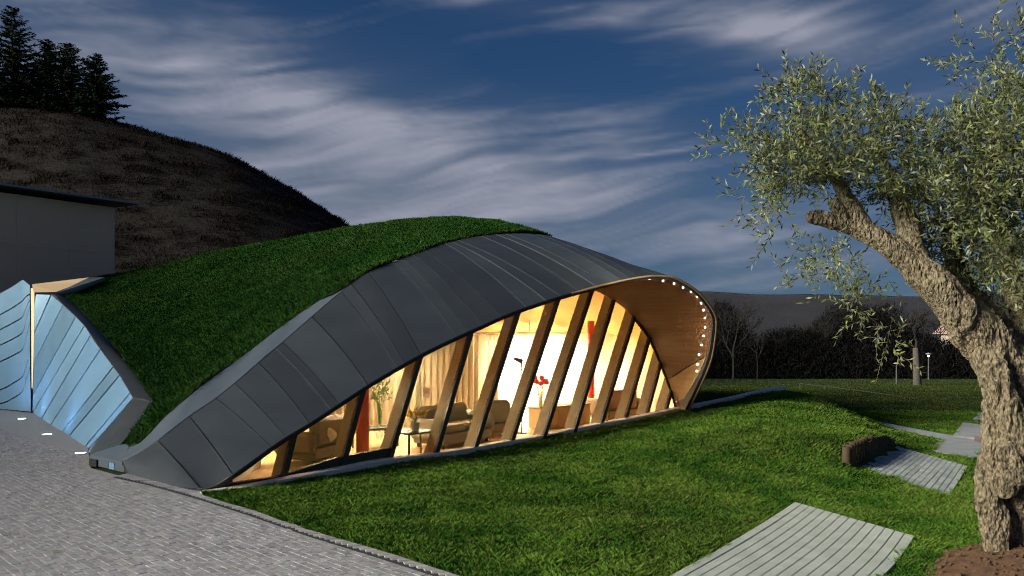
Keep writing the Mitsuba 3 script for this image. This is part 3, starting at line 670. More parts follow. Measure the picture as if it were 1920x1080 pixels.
def red_column(u, v, label, top, r=0.12):
    c = G(u, v, 0.012)
    tag(obj('red_column', tube([[c[0], c[1], 0.012], [c[0], c[1], top]], r, 20), 'red_paint', None, 40), label, 'column', 'red columns in the lit room')
red_column(680, 858, 'red round column behind the third glass bay from the left', 1.42, 0.125)
red_column(1108, 782, 'slim red column at the right end of the room', 2.75, 0.10)
def table(u, v, w, dpt, h, label, top='black_metal', rot=FA):
    k = thing('low_table', label, 'table', 'low tables behind the glass'); c = G(u, v, 0.012); R = rotz(rot)
    m = cbox((w, dpt, 0.035), 0.006, (0, 0, h - 0.018)); m.apply_transform(R); m.apply_translation([c[0], c[1], 0.012]); obj('table_top', m, top, k)
    for sx in (-1, 1):
        for sy in (-1, 1):
            m = cbox((0.03, 0.03, h - 0.036), 0.004, (sx * (w / 2 - 0.03), sy * (dpt / 2 - 0.03), (h - 0.036) / 2)); m.apply_transform(R); m.apply_translation([c[0], c[1], 0.012]); obj('leg', m, 'black_metal', k)
    return c, h + 0.012
c1, h1 = table(778, 856, 0.75, 0.55, 0.50, 'low black table with yellow plant behind the glass')
c2, h2 = table(704, 838, 0.9, 0.5, 0.42, 'low dark table beside the red column on the left')
def plant(c, z, mat, label, n, L, spread, seed, pot=True, leaf=0.10, tall=0.0, name='potted_plant'):
    rg = np.random.default_rng(seed); k = thing(name, label, 'plant', None)
    if pot: obj('pot', lathe([(0.0, 0.0), (0.07, 0.0), (0.10, 0.16), (0.085, 0.16), (0.08, 0.13), (0, 0.13)], (c[0], c[1], z)), 'pot_white', k, 40)
    z1 = z + (0.13 if pot else 0)
    ps, ax, st = [], [], []
    for i in range(n):
        a = rg.uniform(0, 2 * np.pi); out = np.array([math.cos(a), math.sin(a), 0]) * spread * rg.uniform(0.3, 1)
        tipp = np.array([c[0], c[1], z1]) + out + [0, 0, L * rg.uniform(0.5, 1) + tall]
        mid = np.array([c[0], c[1], z1 + L * 0.5]) + out * 0.3
        path = np.array([[c[0], c[1], z1 - 0.01], mid, tipp]); st.append(tube(path, [0.006, 0.005, 0.003], 4))
        for j in range(7):
            f = 0.4 + 0.6 * j / 6; q = mid * (1 - f) + tipp * f; ps.append(q); ax.append(unit(out * 0.6 + rg.normal(0, 0.6, 3) * 0.4 + [0, 0, 0.25]))
    ps, ax = np.array(ps), np.array(ax)
    m, _ = leaf_cloud(ps, ax, rg.normal(0, 1, ps.shape), np.full(len(ps), leaf), np.full(len(ps), leaf * 0.42), np.ones((len(ps), 3)))
    obj('stems', cat(st), 'dark_green', k); obj('leaves', m, mat, k)
plant(c1, h1, 'yellow_leaf', 'yellow leafed plant in a white pot on the low table', 12, 0.30, 0.28, 1)
pc = G(712, 822, 0.012)
plant(pc, 0.012, 'dark_green', 'tall green house plant beside the red column', 14, 1.35, 0.30, 2, leaf=0.11)
# vase of red flowers on a low chest
ch = thing('low_chest', 'long low tan chest behind the glass at the right', 'chest', None)
cc = G(1050, 800, 0.012); R = rotz(FA)
for nm, size, at, mt in (('carcass', (1.9, 0.42, 0.50), (0, 0, 0.27), 'tan_board'), ('top', (1.96, 0.46, 0.03), (0, 0, 0.537), 'fin_wood'), ('door', (0.60, 0.018, 0.40), (-0.63, -0.222, 0.27), 'tan_board'), ('door', (0.60, 0.018, 0.40), (0.0, -0.222, 0.27), 'tan_board'), ('door', (0.60, 0.018, 0.40), (0.63, -0.222, 0.27), 'tan_board')):
    m = cbox(size, 0.006, at); m.apply_transform(R); m.apply_translation([cc[0], cc[1], 0.012]); obj(nm, m, mt, ch)
vz = 0.564; vc = np.array([cc[0] - 0.75 * FD[0], cc[1] - 0.75 * FD[1]])
vk = thing('flower_vase', 'glass vase of red flowers on the tan chest', 'vase', None)
obj('vase', lathe([(0, 0), (0.05, 0), (0.06, 0.12), (0.035, 0.24), (0.045, 0.28)], (*vc, vz)), 'pot_white', vk, 40)
rg = np.random.default_rng(6); st, fl2 = [], []
for i in range(9):
    tp_ = np.array([*vc, vz + 0.25]) + np.array([rg.uniform(-0.2, 0.2), rg.uniform(-0.2, 0.2), rg.uniform(0.25, 0.5)])
    st.append(tube([[*vc, vz + 0.1], tp_], 0.005, 4)); m = trimesh.creation.icosphere(1, 0.055); m.vertices += rg.normal(0, 0.012, m.vertices.shape); m.apply_translation(tp_); fl2.append(m)
obj('stems', cat(st), 'dark_green', vk)
for m in fl2: obj('flower', m, 'red_petal', vk)
# brown curtains hung along the rear wall, in folds
def curtain(s0, s1, off, h, label):
    n = 60; s = np.linspace(s0, s1, n); L = np.linalg.norm(F1 - F0)
    o = off + 0.05 * np.sin(s * L * 2 * np.pi / 0.22)
    b = np.array([[*rp(a, q), 0.03] for a, q in zip(s, o)]); t_ = b.copy(); t_[:, 2] = h
    tag(obj('curtain', grid_mesh(np.stack([b, t_], 1)), 'brown_curtain', None, True), label, 'curtain', 'brown curtains along the rear wall')
curtain(0.40, 0.615, 4.55, 2.3, 'broad brown folded curtain at the left of the rear wall')
curtain(0.64, 0.80, 4.75, 2.35, 'brown folded curtain in the middle of the rear wall')
curtain(0.835, 0.875, 4.9, 2.38, 'narrow brown curtain beside the bright rear wall')
wlk = thing('wall_lamp', 'small black reading lamp on a thin stand inside the glass', 'lamp', None)
lc = G(978, 812, 0.012)
obj('stand', tube([[*lc[:2], 0.02], [*lc[:2], 1.75]], 0.012, 6), 'black_metal', wlk); obj('foot', lathe([(0, 0), (0.13, 0), (0.13, 0.02), (0, 0.025)], (*lc[:2], 0.012)), 'black_metal', wlk)
obj('shade', tube([[lc[0] - 0.18, lc[1], 1.80], [lc[0] + 0.02, lc[1], 1.72]], [0.03, 0.06], 10), 'black_metal', wlk)
pp = thing('wall_picture', 'small pale framed picture hung on the brown curtain wall', 'picture', None)
pcn = P(799, 736, 19.4)
obj('frame', cbox((0.20, 0.025, 0.24), 0.004, pcn, rotz(FA)), 'pot_white', pp); obj('print', cbox((0.15, 0.006, 0.06), 0.001, pcn - np.array([*(-FN * 0.017), 0]) , rotz(FA)), 'tan_board', pp)

# ------------------------------------------------------------------ grass
def blade_set(poly, n, zf, h, wdt, seed, near=None, lean=0.7, c0=(0.030, 0.086, 0.012), c1=(0.105, 0.185, 0.028), dry=(0.16, 0.14, 0.055), dryness=0.045, pw=1.0, patch=0.32):
    rg = np.random.default_rng(seed); x0, y0, x1, y1 = poly.bounds
    out = []
    while sum(map(len, out)) < n:
        q = np.stack([rg.uniform(x0, x1, n), rg.uniform(y0, y1, n)], 1)
        k = shapely.contains_xy(poly, q[:, 0], q[:, 1]) & (np.abs(q[:, 0]) < 0.64 * q[:, 1] + 0.5)
        if near: k &= rg.uniform(0, 1, n) < np.clip((near / np.maximum(q[:, 1], 1)) ** pw, 0, 1)
        out.append(q[k])
    q = np.vstack(out)[:n]
    z = zf(q[:, 0], q[:, 1])
    pos = np.column_stack([q, z - 0.004])
    cl = meshkit.fbm(np.column_stack([q * 1.6, 0 * z]), 4, 7); cl2 = 0.55 * meshkit.fbm(np.column_stack([q * 7, 0 * z]), 2, 9) + 0.45 * np.clip(2.2 * meshkit.fbm(np.column_stack([q * 2.6, 0 * z]), 2, 19) - 0.6, 0, 1.2)
    k = np.clip((cl - 0.5) * 2.2 + 0.5 + rg.normal(0, 0.18, n), 0, 1)[:, None]
    col = np.array(c0) * (1 - k) + np.array(c1) * k
    big = np.clip((meshkit.fbm(np.column_stack([q * 0.45, 0 * z]), 3, 15) - 0.5) * 3.0, 0, 1)[:, None]
    col = col * (1 - patch * big) + np.array([0.095, 0.105, 0.028]) * patch * big
    dm = rg.uniform(0, 1, n) < dryness * (0.4 + 1.6 * cl)
    col[dm] = np.array(dry) * rg.uniform(0.6, 1.1, (dm.sum(), 1))
    hh = h * (0.45 + 0.9 * cl2 + 0.3 * (cl - 0.5)) * rg.uniform(0.7, 1.25, n)
    ww = wdt * np.clip(q[:, 1] / 9.0, 0.8, 3)
    return blades(pos, hh, ww, lean, np.clip(col, 0.005, 0.5), rg)
soil_c = np.array([6.0, 7.6]); SOIL_R = 2.2
DECK1 = np.array([G(1490, 955), G(1715, 1022), G(1600, 1145), G(1180, 1133)])
DECK2 = np.array([G(1611, 881), G(1682, 841), G(1815, 880), G(1781, 936)])
holes = [Polygon(DECK1[:, :2]), Polygon(DECK2[:, :2]), Point(*soil_c).buffer(SOIL_R - 0.25)]
GRASS = LAWN
for h in holes: GRASS = GRASS.difference(h)
for f in FLATS[1:-1]: GRASS = GRASS.difference(Polygon([G(*q)[:2] for q in f]).buffer(-0.12))

GRASS = GRASS.intersection(shapely.box(-8, 7.2, 16, 27))
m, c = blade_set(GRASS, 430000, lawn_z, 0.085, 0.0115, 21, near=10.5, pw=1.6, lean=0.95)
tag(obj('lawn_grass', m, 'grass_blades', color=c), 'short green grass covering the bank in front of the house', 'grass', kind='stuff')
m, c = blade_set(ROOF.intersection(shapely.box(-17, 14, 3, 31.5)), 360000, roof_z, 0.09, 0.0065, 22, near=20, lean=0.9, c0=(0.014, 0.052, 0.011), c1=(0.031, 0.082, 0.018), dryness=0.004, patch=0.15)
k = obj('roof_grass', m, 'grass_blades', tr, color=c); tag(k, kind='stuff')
FARG = shapely.box(6, 24, 40, 74).difference(LAWN.buffer(0.05))
m, c = blade_set(FARG, 110000, far_z, 0.08, 0.010, 23, near=26, c0=(0.018, 0.036, 0.010), c1=(0.040, 0.060, 0.018), pw=1.5)
tag(obj('meadow_grass', m, 'grass_blades', color=c), 'darker grass of the far lawn beyond the bank', 'grass', kind='stuff')

# ------------------------------------------------------------------ decks, slabs, log wall
textured('deck_board', lambda p, n, uv: mix((0.30, 0.33, 0.32), (0.46, 0.49, 0.47), fbm(p.x * 6, p.y * 6, p.z, 5)), 0.7)
textured('deck_block', lambda p, n, uv: mix((0.24, 0.27, 0.275), (0.36, 0.39, 0.39), fbm(p.x * 6, p.y * 6, p.z, 5)), 0.7)
textured('deck_block_dark', lambda p, n, uv: mix((0.20, 0.225, 0.235), (0.31, 0.335, 0.34), fbm(p.x * 6, p.y * 6, 3, 5)), 0.7)
textured('slab_stone', lambda p, n, uv: mix((0.17, 0.178, 0.20), (0.26, 0.268, 0.29), fbm(p.x * 4, p.y * 4, p.z, 5)), 0.8)
dk = thing('slatted_deck', 'large pale grey slatted deck panel lying on the lawn in the foreground', 'deck')
obj('frame', thick_grid(np.array([[DECK1[0], DECK1[1]], [DECK1[3], DECK1[2]]]) + [0, 0, 0.03], 0.06, np.broadcast_to([0, 0, 1.0], (2, 2, 3))), 'underlay', dk)
nb = 14
for i in range(nb):
    a0, a1 = (i + 0.06) / nb, (i + 0.94) / nb
    ln = np.linspace(0, 1, 12)
    rows_ = []
    for a in (a0, (a0 + a1) / 2, a1):
        A_, B_ = DECK1[0] * (1 - a) + DECK1[1] * a, DECK1[3] * (1 - a) + DECK1[2] * a
        line = A_[None] * (1 - ln[:, None]) + B_[None] * ln[:, None]
        bow = np.array([0.06, 0.03, 0]) * (np.sin(np.pi * ln) * (0.6 if i == 0 else 1))[:, None]
        line = line + bow + [0, 0, 0.062] + np.array([0, 0, 0.04])[None] * np.clip(1 - ln[:, None] * 1.6, 0, 1) ** 2
        rows_.append(line)
    obj('board', thick_grid(np.stack(rows_, 1)[::-1], 0.03, np.broadcast_to([0, 0, 1.0], (12, 3, 3))), 'deck_board', dk)
d2 = thing('paved_deck', 'square grey panel of small paving blocks beside the log wall', 'deck')
obj('bed', slab(DECK2 + [0, 0, 0.03], 0.06, (0, 0, 1)), 'underlay', d2)
rg = np.random.default_rng(8)
for i in range(7):
    for j in range(16):
        a0, a1, b0_, b1_ = (i + 0.03) / 7, (i + 0.97) / 7, (j + 0.07) / 16, (j + 0.93) / 16
        q = [DECK2[0] * (1 - a) * (1 - b) + DECK2[1] * a * (1 - b) + DECK2[2] * a * b + DECK2[3] * (1 - a) * b + [0, 0, 0.055 + rg.normal(0, 0.002)] for a, b in ((a0, b0_), (a1, b0_), (a1, b1_), (a0, b1_))]
        obj('block', slab(q, 0.04, (0, 0, 1)), 'deck_block_dark' if rg.random() < 0.4 else 'deck_block', d2)
textured('log_wood', lambda p, n, uv: mix((0.042, 0.025, 0.016), (0.09, 0.056, 0.036), fbm(p.x * 14, p.y * 14, p.z * 3, 4)), 0.85)
plain('log_top', (0.28, 0.24, 0.21), 0.9)
lgk = thing('log_wall', 'low retaining wall of upright brown logs at the end of the grass bank', 'wall')
q0, q1 = G(1587, 887), G(1670, 843)
LOGS = 18
for i in range(LOGS):
    a = i / (LOGS - 1); c = q0 * (1 - a) + q1 * a
    hgt = 0.47 - 0.22 * a + 0.10 * math.sin(math.pi * a) + rg.normal(0, 0.015)
    r = 0.068 + rg.normal(0, 0.005)
    k = obj('log', tube([[*c[:2], -0.05], [*c[:2], hgt - 0.01], [c[0], c[1], hgt]], [r, r, r - 0.012], 12), 'log_wood', lgk, 50)
def stone(pts, label, z=0.055, mat='slab_stone', group=None, name='paving_slab'):
    tag(obj(name, slab([[*p[:2], z] for p in pts], z + 0.03, (0, 0, 1)), mat), label, 'slab', 'slabs laid in the lawn beyond the decks')
stone([G(1740, 848), G(1775, 820), G(1856, 845), G(1836, 868)], 'wide grey slab on the lawn just behind the paved deck')
stone([G(1786, 822), G(1806, 795), G(1888, 808), G(1880, 830)], 'pale grey slab on the lawn beyond the narrow path')
stone([G(1824, 789), G(1836, 776), G(1880, 780), G(1876, 790)], 'smaller grey slab near the hedge behind the olive trunk')
stone([G(1842, 772), G(1852, 764), G(1885, 768), G(1880, 775)], 'smallest and farthest grey slab behind the olive trunk')
pth = [G(1596, 790), G(1612, 787), G(1700, 806), G(1800, 824), G(1900, 842), G(1890, 852), G(1790, 832), G(1690, 812)]
struct('path', slab([[*p[:2], 0.045] for p in (pth[0], pth[1], pth[4], pth[5])], 0.05, (0, 0, 1)), 'slab_stone')
textured('pink_stone', lambda p, n, uv: mix((0.15, 0.11, 0.105), (0.20, 0.155, 0.145), fbm(p.x * 4, p.y * 4, p.z, 4)), 0.85)
stone([G(1828, 822), G(1900, 834), G(1895, 852), G(1826, 832)], 'pinkish stone slab where the narrow path meets the olive trunk', 0.06, 'pink_stone')

# soil mound at the olive tree's foot
def soil_z(x, y):
    r = np.hypot(x - soil_c[0], y - soil_c[1]) / SOIL_R
    b = 0.36 * np.clip(1 - r ** 2, 0, 1) ** 0.8 - 0.02
    q = np.column_stack([np.ravel(x), np.ravel(y), 0 * np.ravel(x)])
    return b + (0.09 * (meshkit.fbm(q * 6, 4, 3) - 0.5) + 0.06 * (meshkit.fbm(q * 22, 2, 6) - 0.5)).reshape(np.shape(x)) * np.clip(1.1 - r, 0, 1) ** 0.3
textured('soil', lambda p, n, uv: mix((0.055, 0.028, 0.016), (0.135, 0.075, 0.045), fbm(p.x * 14, p.y * 14, p.z * 14, 4)), 0.95, lambda p, n, uv: fbm(p.x * 45, p.y * 45, p.z * 45, 3), 0.03)
struct('soil_mound', tri_polygon(Point(*soil_c).buffer(SOIL_R), 0.05, soil_z), 'soil', True)
rg = np.random.default_rng(31); cl = []
for i in range(900):
    a, r = rg.uniform(0, 6.28), SOIL_R * math.sqrt(rg.uniform(0, 1)) * 0.97
    x, y = soil_c[0] + r * math.cos(a), soil_c[1] + r * math.sin(a)
    m = trimesh.creation.icosphere(0, rg.uniform(0.008, 0.03)); m.vertices *= rg.uniform(0.6, 1.3, m.vertices.shape); m.apply_translation([x, y, float(soil_z(np.array([x]), np.array([y]))[0]) + 0.006]); cl.append(m)
k = obj('clods', cat(cl), 'soil', 'soil_mound'); tag(k, kind='stuff')

# ------------------------------------------------------------------ olive tree
OT = thing('olive_tree', 'gnarled old olive tree with leaning trunk and silver green crown on a soil mound', 'tree')
OD = 9.0
def ol(u, v, dd=0.0): return P(u, v, OD + dd)
px = OD / FPX
CH = {
 'trunk': [(1955, 1075, 105, 0), (1945, 1010, 84, 0), (1938, 935, 92, 0), (1952, 870, 80, 0), (1953, 810, 74, 0), (1936, 750, 74, 0), (1918, 700, 68, 0)],
 'left_limb': [(1905, 705, 56, 0), (1858, 648, 45, -.05), (1800, 585, 39, -.1), (1752, 532, 35, -.1), (1708, 490, 30, 0), (1655, 452, 23, .05), (1600, 424, 19, .1), (1545, 408, 14, .1), (1524, 406, 11, .1)],
 'stub': [(1588, 420, 14, 0.1), (1567, 384, 11, 0.05)],
 'ridge': [(1868, 760, 20, -.25), (1876, 830, 24, -.35), (1862, 880, 26, -.35), (1852, 925, 22, -.30), (1866, 985, 20, -.3), (1868, 1030, 16, -.3)],
 'scar': [(1893, 850, 22, -.46), (1888, 890, 26, -.50), (1884, 905, 20, -.50)],
 'ridge2': [(1848, 660, 22, -.18), (1872, 720, 26, -.30), (1900, 800, 26, -.40), (1930, 880, 22, -.48)],
 'limb_up': [(1715, 500, 30, 0), (1700, 420, 24, .2), (1670, 340, 15, .3), (1640, 270, 9, .3)],
 'limb_up2': [(1620, 430, 20, .1), (1570, 340, 12, .0), (1500, 250, 7, -.1)],
 'right_limb': [(1925, 715, 68, 0.05), (1955, 630, 60, .2), (1985, 540, 48, .3), (2005, 440, 36, .3), (1990, 330, 24, .3), (1950, 220, 14, .2)],
 'mid_limb': [(1955, 640, 40, .3), (1912, 570, 26, .3), (1888, 500, 20, .2), (1868, 420, 14, .1), (1850, 330, 9, 0)],
 'back_limb': [(1900, 660, 40, .35), (1850, 600, 34, .5), (1800, 530, 24, .7), (1780, 440, 15, .8)],
}
def limb_mesh(parts):
    tot = m3.Manifold()
    for ch in parts:
        ps = [(ol(u, v, dd), (r * 0.90 - 1) * px) for u, v, r, dd in ch]
        for (p0, r0), (p1, r1) in zip(ps[:-1], ps[1:]):
            hu = m3.Manifold.batch_hull([m3.Manifold.sphere(r0, 18).translate(p0.tolist()), m3.Manifold.sphere(r1, 18).translate(p1.tolist())])
            tot = tot + hu
    return tot
def bark(man, edge, amp, seed, axis=(0, 0, 1.0)):
    m = man.refine_to_length(edge).to_mesh()
    t = trimesh.Trimesh(m.vert_properties[:, :3], m.tri_verts)
    trimesh.smoothing.filter_taubin(t, iterations=12)
    v = t.vertices; n = t.vertex_normals
    ax = unit(axis); along = v @ ax
    q = v - np.outer(along, ax) * 0.82                       # noise drawn out along the limb
    q = q + (np.stack([meshkit.fbm(v * 2.5, 3, seed + k) for k in range(3)], -1) - 0.5) * 0.13
    rid = 1 - np.abs(meshkit.fbm(q * 6.5, 3, seed + 1) - 0.5) * 4       # ridges between furrows
    rid2 = 1 - np.abs(meshkit.fbm(q * 19, 3, seed + 3) - 0.5) * 4
    knob = np.clip(meshkit.fbm(v * 3.4, 2, seed + 4) - 0.55, 0, 1) * 2.0
    hol = np.clip(0.40 - meshkit.fbm(q * 4.0 + 5, 2, seed + 6), 0, 1) * 2
    rid3 = 1 - np.abs(meshkit.fbm(v * 30, 2, seed + 9) - 0.5) * 4
    t.vertices = v + n * (amp * (0.80 * rid + 0.34 * rid2 + 0.07 * rid3 + 0.7 * knob - 1.6 * hol - 0.45))[:, None]
    return t
BK = lambda p, n, uv: fbm(p.x * 50, p.y * 50, p.z * 14, 4)
def bark_col(p, n, uv):
    a = fbm(p.x * 70, p.y * 70, p.z * 28, 4); b = fbm(p.x * 9, p.y * 9, p.z * 5, 4)
    return mix(mix((0.050, 0.038, 0.027), (0.25, 0.200, 0.137), smoothstep(0.28, 0.74, a)), mi.Color3f(0.30, 0.25, 0.18), smoothstep(0.5, 0.78, b) * 0.5)
textured('olive_bark', bark_col, 0.9, BK, 0.07, 4e-3)
obj('trunk', bark(limb_mesh([CH['trunk'], CH['left_limb'][:3], CH['right_limb'][:3], CH['ridge'], CH['scar'], CH['ridge2']]), 0.016, 0.085, 3), 'olive_bark', OT, True)
obj('limb', bark(limb_mesh([CH['left_limb'][1:], CH['stub']]), 0.015, 0.042, 13, (-0.6, 0, 0.6)), 'olive_bark', OT, True)
for nm, sd in (('limb_up', 23), ('limb_up2', 24), ('mid_limb', 43), ('back_limb', 53)): obj('limb', bark(limb_mesh([CH[nm]]), 0.05, 0.03, sd), 'olive_bark', OT, True)
obj('limb', bark(limb_mesh([CH['right_limb'][1:]]), 0.05, 0.05, 33), 'olive_bark', OT, True)
# crown: twigs of narrow leaves in clumps
CL = [(1480, 300, 75, 150, 0), (1550, 280, 100, 260, 0), (1640, 320, 110, 300, 0), (1700, 300, 80, 160, .2), (1590, 400, 90, 230, -.2), (1510, 350, 70, 130, 0), (1480, 180, 45, 55, 0), (1530, 210, 60, 90, 0), (1430, 290, 40, 40, 0),
      (1620, 500, 70, 70, .3), (1540, 470, 50, 50, .1), (1660, 560, 55, 36, .2), (1680, 440, 80, 190, -.3), (1740, 400, 90, 230, -.2), (1820, 330, 110, 320, 0), (1890, 280, 100, 300, .1), (1860, 420, 110, 320, 0), (1930, 380, 110, 300, 0), (1900, 500, 90, 200, .3), (1800, 480, 70, 150, .5),
      (1960, 250, 110, 260, 0), (1890, 200, 60, 80, 0), (1830, 230, 45, 40, 0), (1640, 220, 45, 34, 0), (1560, 150, 30, 8, 0), (1860, 80, 60, 18, 0), (1830, 130, 60, 20, 0), (1900, 110, 60, 22, 0), (1770, 290, 60, 60, 0), (1345, 265, 25, 6, 0), (1400, 250, 25, 10, 0), (1410, 375, 40, 12, 0),
      (1460, 420, 40, 24, 0), (1500, 520, 30, 10, .1), (1600, 565, 35, 24, .2), (1670, 640, 22, 10, .1), (1720, 610, 30, 22, .2), (1990, 480, 110, 160, 0), (2060, 350, 130, 220, 0), (1960, 130, 90, 60, 0), (1860, 560, 50, 60, .35), (1750, 470, 50, 70, .5), (2060, 180, 110, 100, .1), (1540, 550, 14, 4, 0)]
_l = np.array([(*ol(u, v, dd), r * px) for u, v, r, dd in CH['left_limb']]); _l = curve(_l)(np.linspace(0, len(_l) - 1, 60)); LIMB, LIMB_R = _l[:, :3], _l[:, 3]
rg = np.random.default_rng(77)
lp, la, ln_, lc_, stems = [], [], [], [], []
for (u, v, r, n, dd) in CL:
    cen = ol(u, v, dd); R_ = r * px
    for i in range(int(n * 0.84)):
        dirn = unit(rg.normal(0, 1, 3)); rad = R_ * rg.uniform(0.15, 1.12) ** 0.6
        p0 = cen + dirn * rad * np.array([1, 1.25, 1])
        ax = unit(dirn * 0.8 + rg.normal(0, 0.5, 3) + np.array([-0.15, 0, 0.25]))
        dl = np.linalg.norm((LIMB - p0)[:, [0, 2]], axis=1); j_ = dl.argmin()
        if dl[j_] < LIMB_R[j_] + 0.26 and p0[1] < LIMB[j_, 1] + 0.45: continue
        L = rg.uniform(0.14, 0.34); nl = int(L / 0.024)
        droop = np.array([0, 0, -0.12 * L])
        f = np.linspace(0, 1, nl)
        path = p0 + ax * (f[:, None] * L) + droop * f[:, None] ** 2
        stems.append(tube(path[[0, nl // 2, -1]], [0.0035, 0.003, 0.0015], 3, cap=False))
        s1 = unit(np.cross(ax, rg.normal(0, 1, 3))); s2 = np.cross(ax, s1)
        sg = np.where(np.arange(nl) % 2, 1, -1)[:, None]
        alt = (np.arange(nl) // 2 % 2)[:, None]
        sd = (s1 * (1 - alt) + s2 * alt) * sg
        lp.append(path); la.append(ax * 0.75 + sd * 0.75 + rg.normal(0, 0.18, (nl, 3))); ln_.append(rg.normal(0, 1, (nl, 3)) * 0.7 + np.array([0, 0, 0.7]))
        k = np.clip(rg.normal(0.45, 0.25), 0, 1)
        base = np.array([0.075, 0.105, 0.048]) * (1 - k) + np.array([0.25, 0.28, 0.105]) * k
        cc_ = base * rg.uniform(0.75, 1.3, (nl, 1)); sil = rg.uniform(0, 1, nl) < 0.25
        cc_[sil] = np.array([0.30, 0.33, 0.25]) * rg.uniform(0.7, 1.2, (sil.sum(), 1))
        lc_.append(cc_)
lp, la, ln_, lc_ = map(np.vstack, (lp, la, ln_, lc_))
m, c = leaf_cloud(lp, la, ln_, rg.uniform(0.055, 0.095, len(lp)), rg.uniform(0.017, 0.027, len(lp)), lc_)
crown = obj('crown', m, 'leaf', OT, color=c); tag(crown, kind='stuff')
k = obj('twigs', cat(stems), plain('twig', (0.12, 0.10, 0.06), 0.9), OT); tag(k, kind='stuff')

# ------------------------------------------------------------------ left building, hill, conifers
LB = thing('concrete_building', 'plain dark rendered building with thin flat roof at the left edge', 'building')
q0, q1 = P(-330, 600, 25.4), P(215, 600, 33.4)
wd_ = unit((q1 - q0) * [1, 1, 0]); wn = np.array([wd_[1], -wd_[0], 0])
def wbox(a0, a1, z0, z1, o0, o1):
    L = np.linalg.norm((q1 - q0)[:2]); base = np.array([q0[0], q0[1], 0])
    q = [base + wd_ * a + wn * o + [0, 0, z] for a in (a0 * L, a1 * L) for o in (o0, o1) for z in (z0, z1)]
    return trimesh.Trimesh(q).convex_hull
obj('wall', wbox(0, 1, 0, 7.3, -6, -0.03), 'render_wall', LB)
cols = 5
for i in range(cols):
    for j in range(4):
        obj('wall_panel', wbox(i / cols + 0.0003, (i + 1) / cols - (0.0003 if i < cols - 1 else 0), j * 1.83 + 0.004, (j + 1) * 1.83 - 0.004, -0.04, 0.0), 'render_wall', LB)
rf = obj('roof_slab', wbox(-0.02, 1.07, 7.48, 7.53, -7, 0.6), 'zinc_dark', LB)
obj('fascia', wbox(-0.02, 1.072, 7.475, 7.535, 0.602, 0.625), 'zinc_cap', rf)

HILL = [(-900, 330), (-500, 230), (-250, 200), (0, 196), (120, 206), (220, 231), (330, 261), (420, 290), (520, 340), (600, 388), (650, 424), (720, 480), (800, 560)]
hu = np.array([h[0] for h in HILL]); hv = PchipInterpolator(hu, [h[1] for h in HILL])
us = np.linspace(-900, 800, 150); rows_ = []
for t in np.concatenate([np.linspace(0, 1, 40), np.linspace(1.05, 2.2, 14)]):
    if t <= 1: d = 37 + 33 * t; zf = -0.12 + 1.12 * np.sin(t * np.pi / 2) ** 1.1
    else: d = 70 + 45 * (t - 1); zf = 1 - 0.75 * (t - 1) ** 1.5
    rows_.append(np.stack([(us - 960) / FPX * d, us * 0 + d, EYE + (HZ - hv(us)) / FPX * d * zf], -1))
hp_ = np.array(rows_)
hp_[..., 2] += 0.22 * (meshkit.fbm(hp_.reshape(-1, 3) * 0.45, 4, 5).reshape(hp_.shape[:2]) - 0.5)
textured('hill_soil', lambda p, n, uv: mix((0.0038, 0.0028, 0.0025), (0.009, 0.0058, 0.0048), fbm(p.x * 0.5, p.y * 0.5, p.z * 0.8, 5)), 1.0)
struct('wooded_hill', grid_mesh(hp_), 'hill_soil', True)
rg = np.random.default_rng(41)
nsc = 150000
fi = rg.uniform(0.0, 1, nsc) ** 0.7 * 42; fj = rg.uniform(0.22, 1, nsc) * 149
i0, j0 = fi.astype(int), fj.astype(int).clip(0, 148); a, b = (fi - i0)[:, None], (fj - j0)[:, None]
pos = hp_[i0, j0] * (1 - a) * (1 - b) + hp_[i0 + 1, j0] * a * (1 - b) + hp_[i0, j0 + 1] * (1 - a) * b + hp_[i0 + 1, j0 + 1] * a * b
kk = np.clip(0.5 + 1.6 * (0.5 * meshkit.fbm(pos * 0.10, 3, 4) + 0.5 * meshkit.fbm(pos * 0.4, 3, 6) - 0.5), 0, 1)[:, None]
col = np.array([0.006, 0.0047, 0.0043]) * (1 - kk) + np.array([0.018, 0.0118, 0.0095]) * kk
m, c = blades(pos, rg.uniform(0.05, 0.22, nsc) * (0.5 + 2.2 * np.clip(meshkit.fbm(pos * 0.9, 3, 14) - 0.35, 0, 1) * 2), np.full(nsc, 0.020), 0.7, col * rg.uniform(0.8, 1.2, (nsc, 1)), rg)
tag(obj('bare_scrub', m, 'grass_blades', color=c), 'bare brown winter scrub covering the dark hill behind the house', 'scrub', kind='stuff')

# added ridge outside the frame, joined to the hill and shaped to shade the house
rpath = np.array([(-110, 95, 15), (-84, 70, 16), (-68, 46, 15.5), (-56, 24, 15), (-49, 8, 14.5), (-45, -2, 13.5), (-43.5, -7, 10), (-42, -12, 4), (-40, -18, -1)], float)
rc = curve(rpath)(np.linspace(0, 8, 90))
tg = np.gradient(rc[:, :2], axis=0); tg /= np.linalg.norm(tg, axis=1, keepdims=True); sd = np.stack([-tg[:, 1], tg[:, 0]], 1)
ww = np.linspace(-1, 1, 41)
hs = np.zeros((90, 41, 3)); hs[..., :2] = rc[:, None, :2] + sd[:, None] * (ww * 24)[None, :, None]
hs[..., 2] = -1.2 + (rc[:, 2:3] + 1.2) * np.exp(-(ww / 0.45) ** 2)[None] + 1.2 * (meshkit.fbm(hs.reshape(-1, 3) * 0.3, 3, 8).reshape(90, 41) - 0.5)
struct('hill', grid_mesh(hs), 'hill_soil', True)

